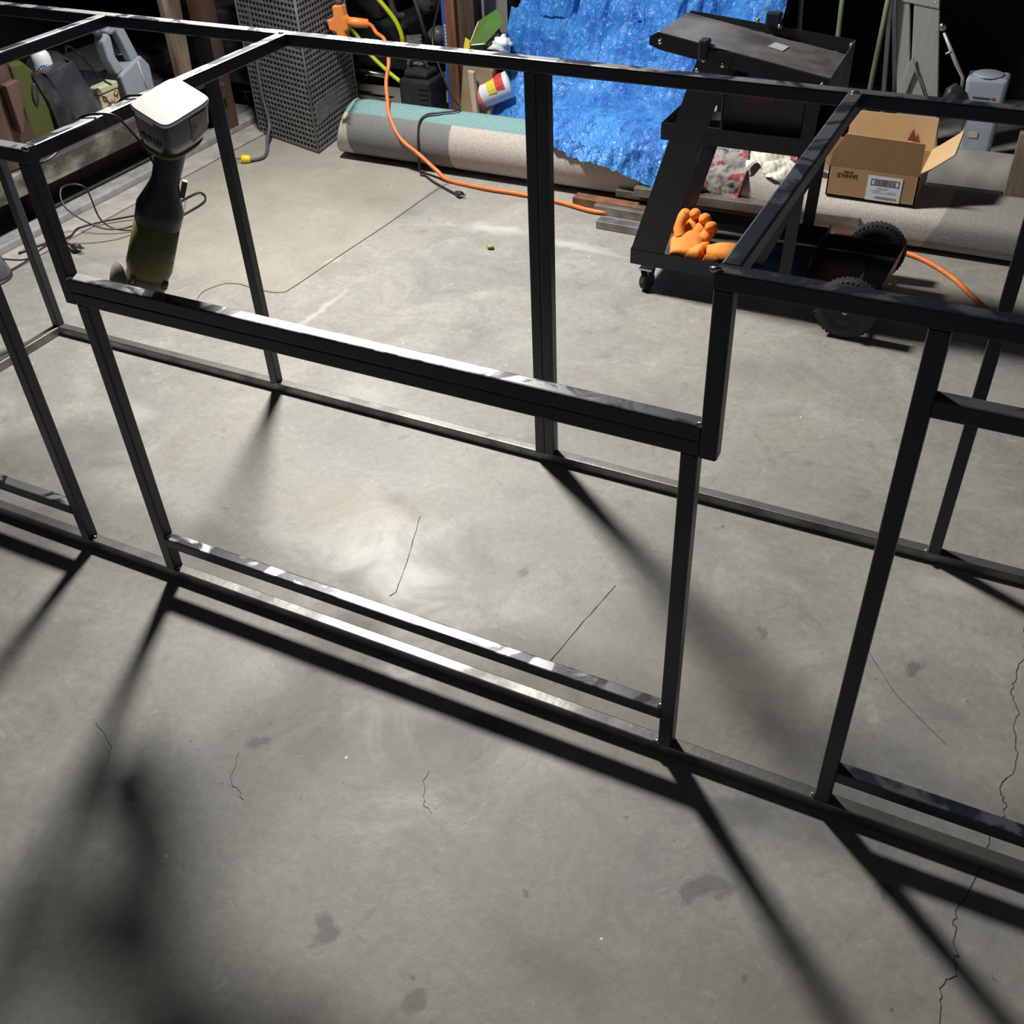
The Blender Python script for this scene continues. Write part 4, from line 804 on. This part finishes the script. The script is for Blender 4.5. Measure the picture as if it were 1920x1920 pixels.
# ================================================================ RIGHT BACKGROUND
LD = thing('step_ladder', (.80,2.95,0), 'aluminium step ladder standing in the dark behind the cardboard box', 'ladder')
for P in ([(.815,2.95,0),(.860,2.95,0),(.735,2.97,.62),(.688,2.97,.62)], [(.850,2.95,0),(.955,2.95,0),(.833,2.97,.62),(.754,2.97,.62)]):
    m = MB(); m.plate(P, .02); m.build('rail', M['alu'], LD, bevel=.003)
m = MB(); m.plate([(.79,2.99,0),(.812,2.99,0),(.69,3.0,.62),(.668,3.0,.62)], .01); m.build('rail', M['grey_plastic'], LD)
m = MB(); m.plate([(.731,2.945,.512),(.857,2.945,.497),(.846,2.95,.56),(.720,2.95,.57)], .006); sp = m.build('step_plate', M['alu'], LD, bevel=.003)
for q_ in (.778,.842):
    q = MB(); q.lathe([(.005,0),(.003,.004)], (q_,2.944,.516), (0,-1,0), 10); q.build('rivet', M['chrome'], sp)
m = MB(); m.plate([(.776,2.93,.19),(.800,2.93,.19),(.822,2.93,.305),(.805,2.93,.345),(.792,2.93,.31)], .006); m.build('spreader_bar', M['alu'], LD, bevel=.002)
m = MB(); m.tube([(.820,2.925,.305),(.880,2.925,.20)], .003, 6); m.build('spreader_rod', M['grey_plastic'], LD)
for a, b_, mt, lb_ in (((.43,2.90,.0),(.36,2.95,.9),'pole_g','slim green pole in the dark, leftmost of the poles'), ((.56,2.88,.0),(.525,2.92,.8),'pole_y','yellow-green pole behind the cart tray'), ((.675,2.90,.0),(.697,2.92,.8),'pole_y','brownish green pole beside the ladder')):
    m = MB(); m.tube([a, b_], .009, 10); m.build('garden_pole', M[mt], thing=(lb_, 'pole', 'poles leaning at the back wall'))
m = MB(); m.plate([(.745,2.93,0),(.760,2.93,0),(.695,2.93,.6),(.682,2.93,.6)], .02); m.build('leaning_slat', M['grey_plastic'], thing=('thin grey slat leaning between pole and ladder', 'slat'))
RD = thing('hand_tool', (.95,2.96,0), 'hand tool with round metal head and long handle leaning right of the ladder', 'tool')
m = MB(); m.tube([(.892,2.90,.435),(.95,2.90,.345),(.983,2.90,.298),(.99,2.90,.24)], [.005,.008,.006,.005], 8); m.build('handle', M['alu'], RD)
m = MB(); m.lathe([(.010,-.008),(.014,0),(.010,.008)], (.884,2.90,.452), (0,1,.2), 16); m.build('head', M['chrome'], RD)
m = MB(); m.tube([(.93,2.895,.38),(.912,2.895,.37)], .004, 6); m.build('trigger', M['alu'], RD)
CT = thing('pale_container', (1.07,2.90,0), 'pale blue-white plastic container standing in the dim right corner', 'container')
m = MB(); m.prism([(1.03,2.89,.005),(1.125,2.89,.005),(1.131,2.89,.305),(.994,2.89,.302)], (0,.10,0)); cbd = m.build('body', M['tote'], CT, bevel=.012)
m = MB(); m.lathe([(.05,0),(.052,.003),(.045,.006)], (1.062,2.94,.303), (0,0,1), 24); m.build('lid', M['tote'], CT)
m = MB(); m.plate([(1.045,2.888,.105),(1.075,2.888,.105),(1.075,2.888,.125),(1.045,2.888,.125)], .001); m.build('sticker', M['cream'], CT)
m = MB()
for k_ in range(7): m.box((1.03+k_*.008,2.887,.238),(1.036+k_*.008,2.8885,.243))
m.build('small_print', M['ink'], CT)
m = MB(); m.box((1.09,2.887,.238),(1.102,2.8885,.245)); m.build('red_mark', M['red'], CT)
m = MB(); m.blob((.965,2.88,.22), .035, .5, (1,.8,1.6), 3); m.build('dark_nozzle', M['blk_plastic'], thing=('dark lumpy tool head between the ladder and the pale container', 'tool'))
m = MB(); m.box((1.215,2.49,.0),(1.42,2.52,.27)); m.build('standing_board', M['wood_tan'], bevel=.003, thing=('brown board standing at the right edge of the picture', 'board'))
m = MB(); m.blob((-.222,1.655,.008), .011, .5, (1.3,.8,.5), 2); m.build('leaf_scrap', M['leaf'], thing=('small crumpled green leaf on the bare floor', 'leaf'))
# black cables and plug on the floor at left
FC = thing('looped_cable', (-1.5,1.3,0), 'thin black cord with loops and a three-pin plug on the floor at left', 'cord')
m = MB(); m.tube(smooth_path([(-1.58,.90,.06),(-1.60,1.0,.012),(-1.62,1.10,.012),(-1.60,1.19,.012),(-1.62,1.26,.012),(-1.55,1.36,.012),(-1.45,1.42,.02),(-1.42,1.30,.03),(-1.47,1.22,.05),(-1.56,1.18,.12),(-1.60,1.22,.17),(-1.55,1.27,.16),(-1.52,1.27,.05),(-1.46,1.30,.01),(-1.38,1.38,.006),(-1.36,1.50,.006),(-1.37,1.62,.006),(-1.44,1.67,.006),(-1.45,1.56,.006),(-1.44,1.45,.006)],8), .0032, 6); m.build('cable', M['blk_cord'], FC)
m = MB(); m.tube(smooth_path([(-1.66,1.02,.014),(-1.63,1.12,.014),(-1.58,1.145,.012),(-1.53,1.13,.014),(-1.515,1.125,.016)],6), .0035, 6); m.build('plug_cable', M['blk_cord'], FC)
m = MB(); m.lathe([(.005,-.02),(.010,-.005),(.014,.012),(.014,.02)], (-1.512,1.125,.016), (.9,-.1,0), 12); pg = m.build('plug', M['blk_plastic'], FC)
m = MB()
for q_ in (-.007,0,.007): m.box((-1.492,1.121+q_,.014),(-1.470,1.124+q_,.018))
m.build('prongs', M['chrome'], pg)
TH = thing('tool_housing', (-1.60,.86,0), 'rounded grey plastic tool housing cut off by the left edge', 'tool')
m = MB(); m.lathe([(.068,0),(.070,.02),(.060,.06),(.040,.085),(.015,.095)], (-1.625,.86,.0), (0,0,1), 32); m.build('dome', M['grey_plastic'], TH)
m = MB(); m.lathe([(.072,0),(.072,.008)], (-1.625,.86,.0), (0,0,1), 32); m.build('rim', M['blk_plastic'], TH)
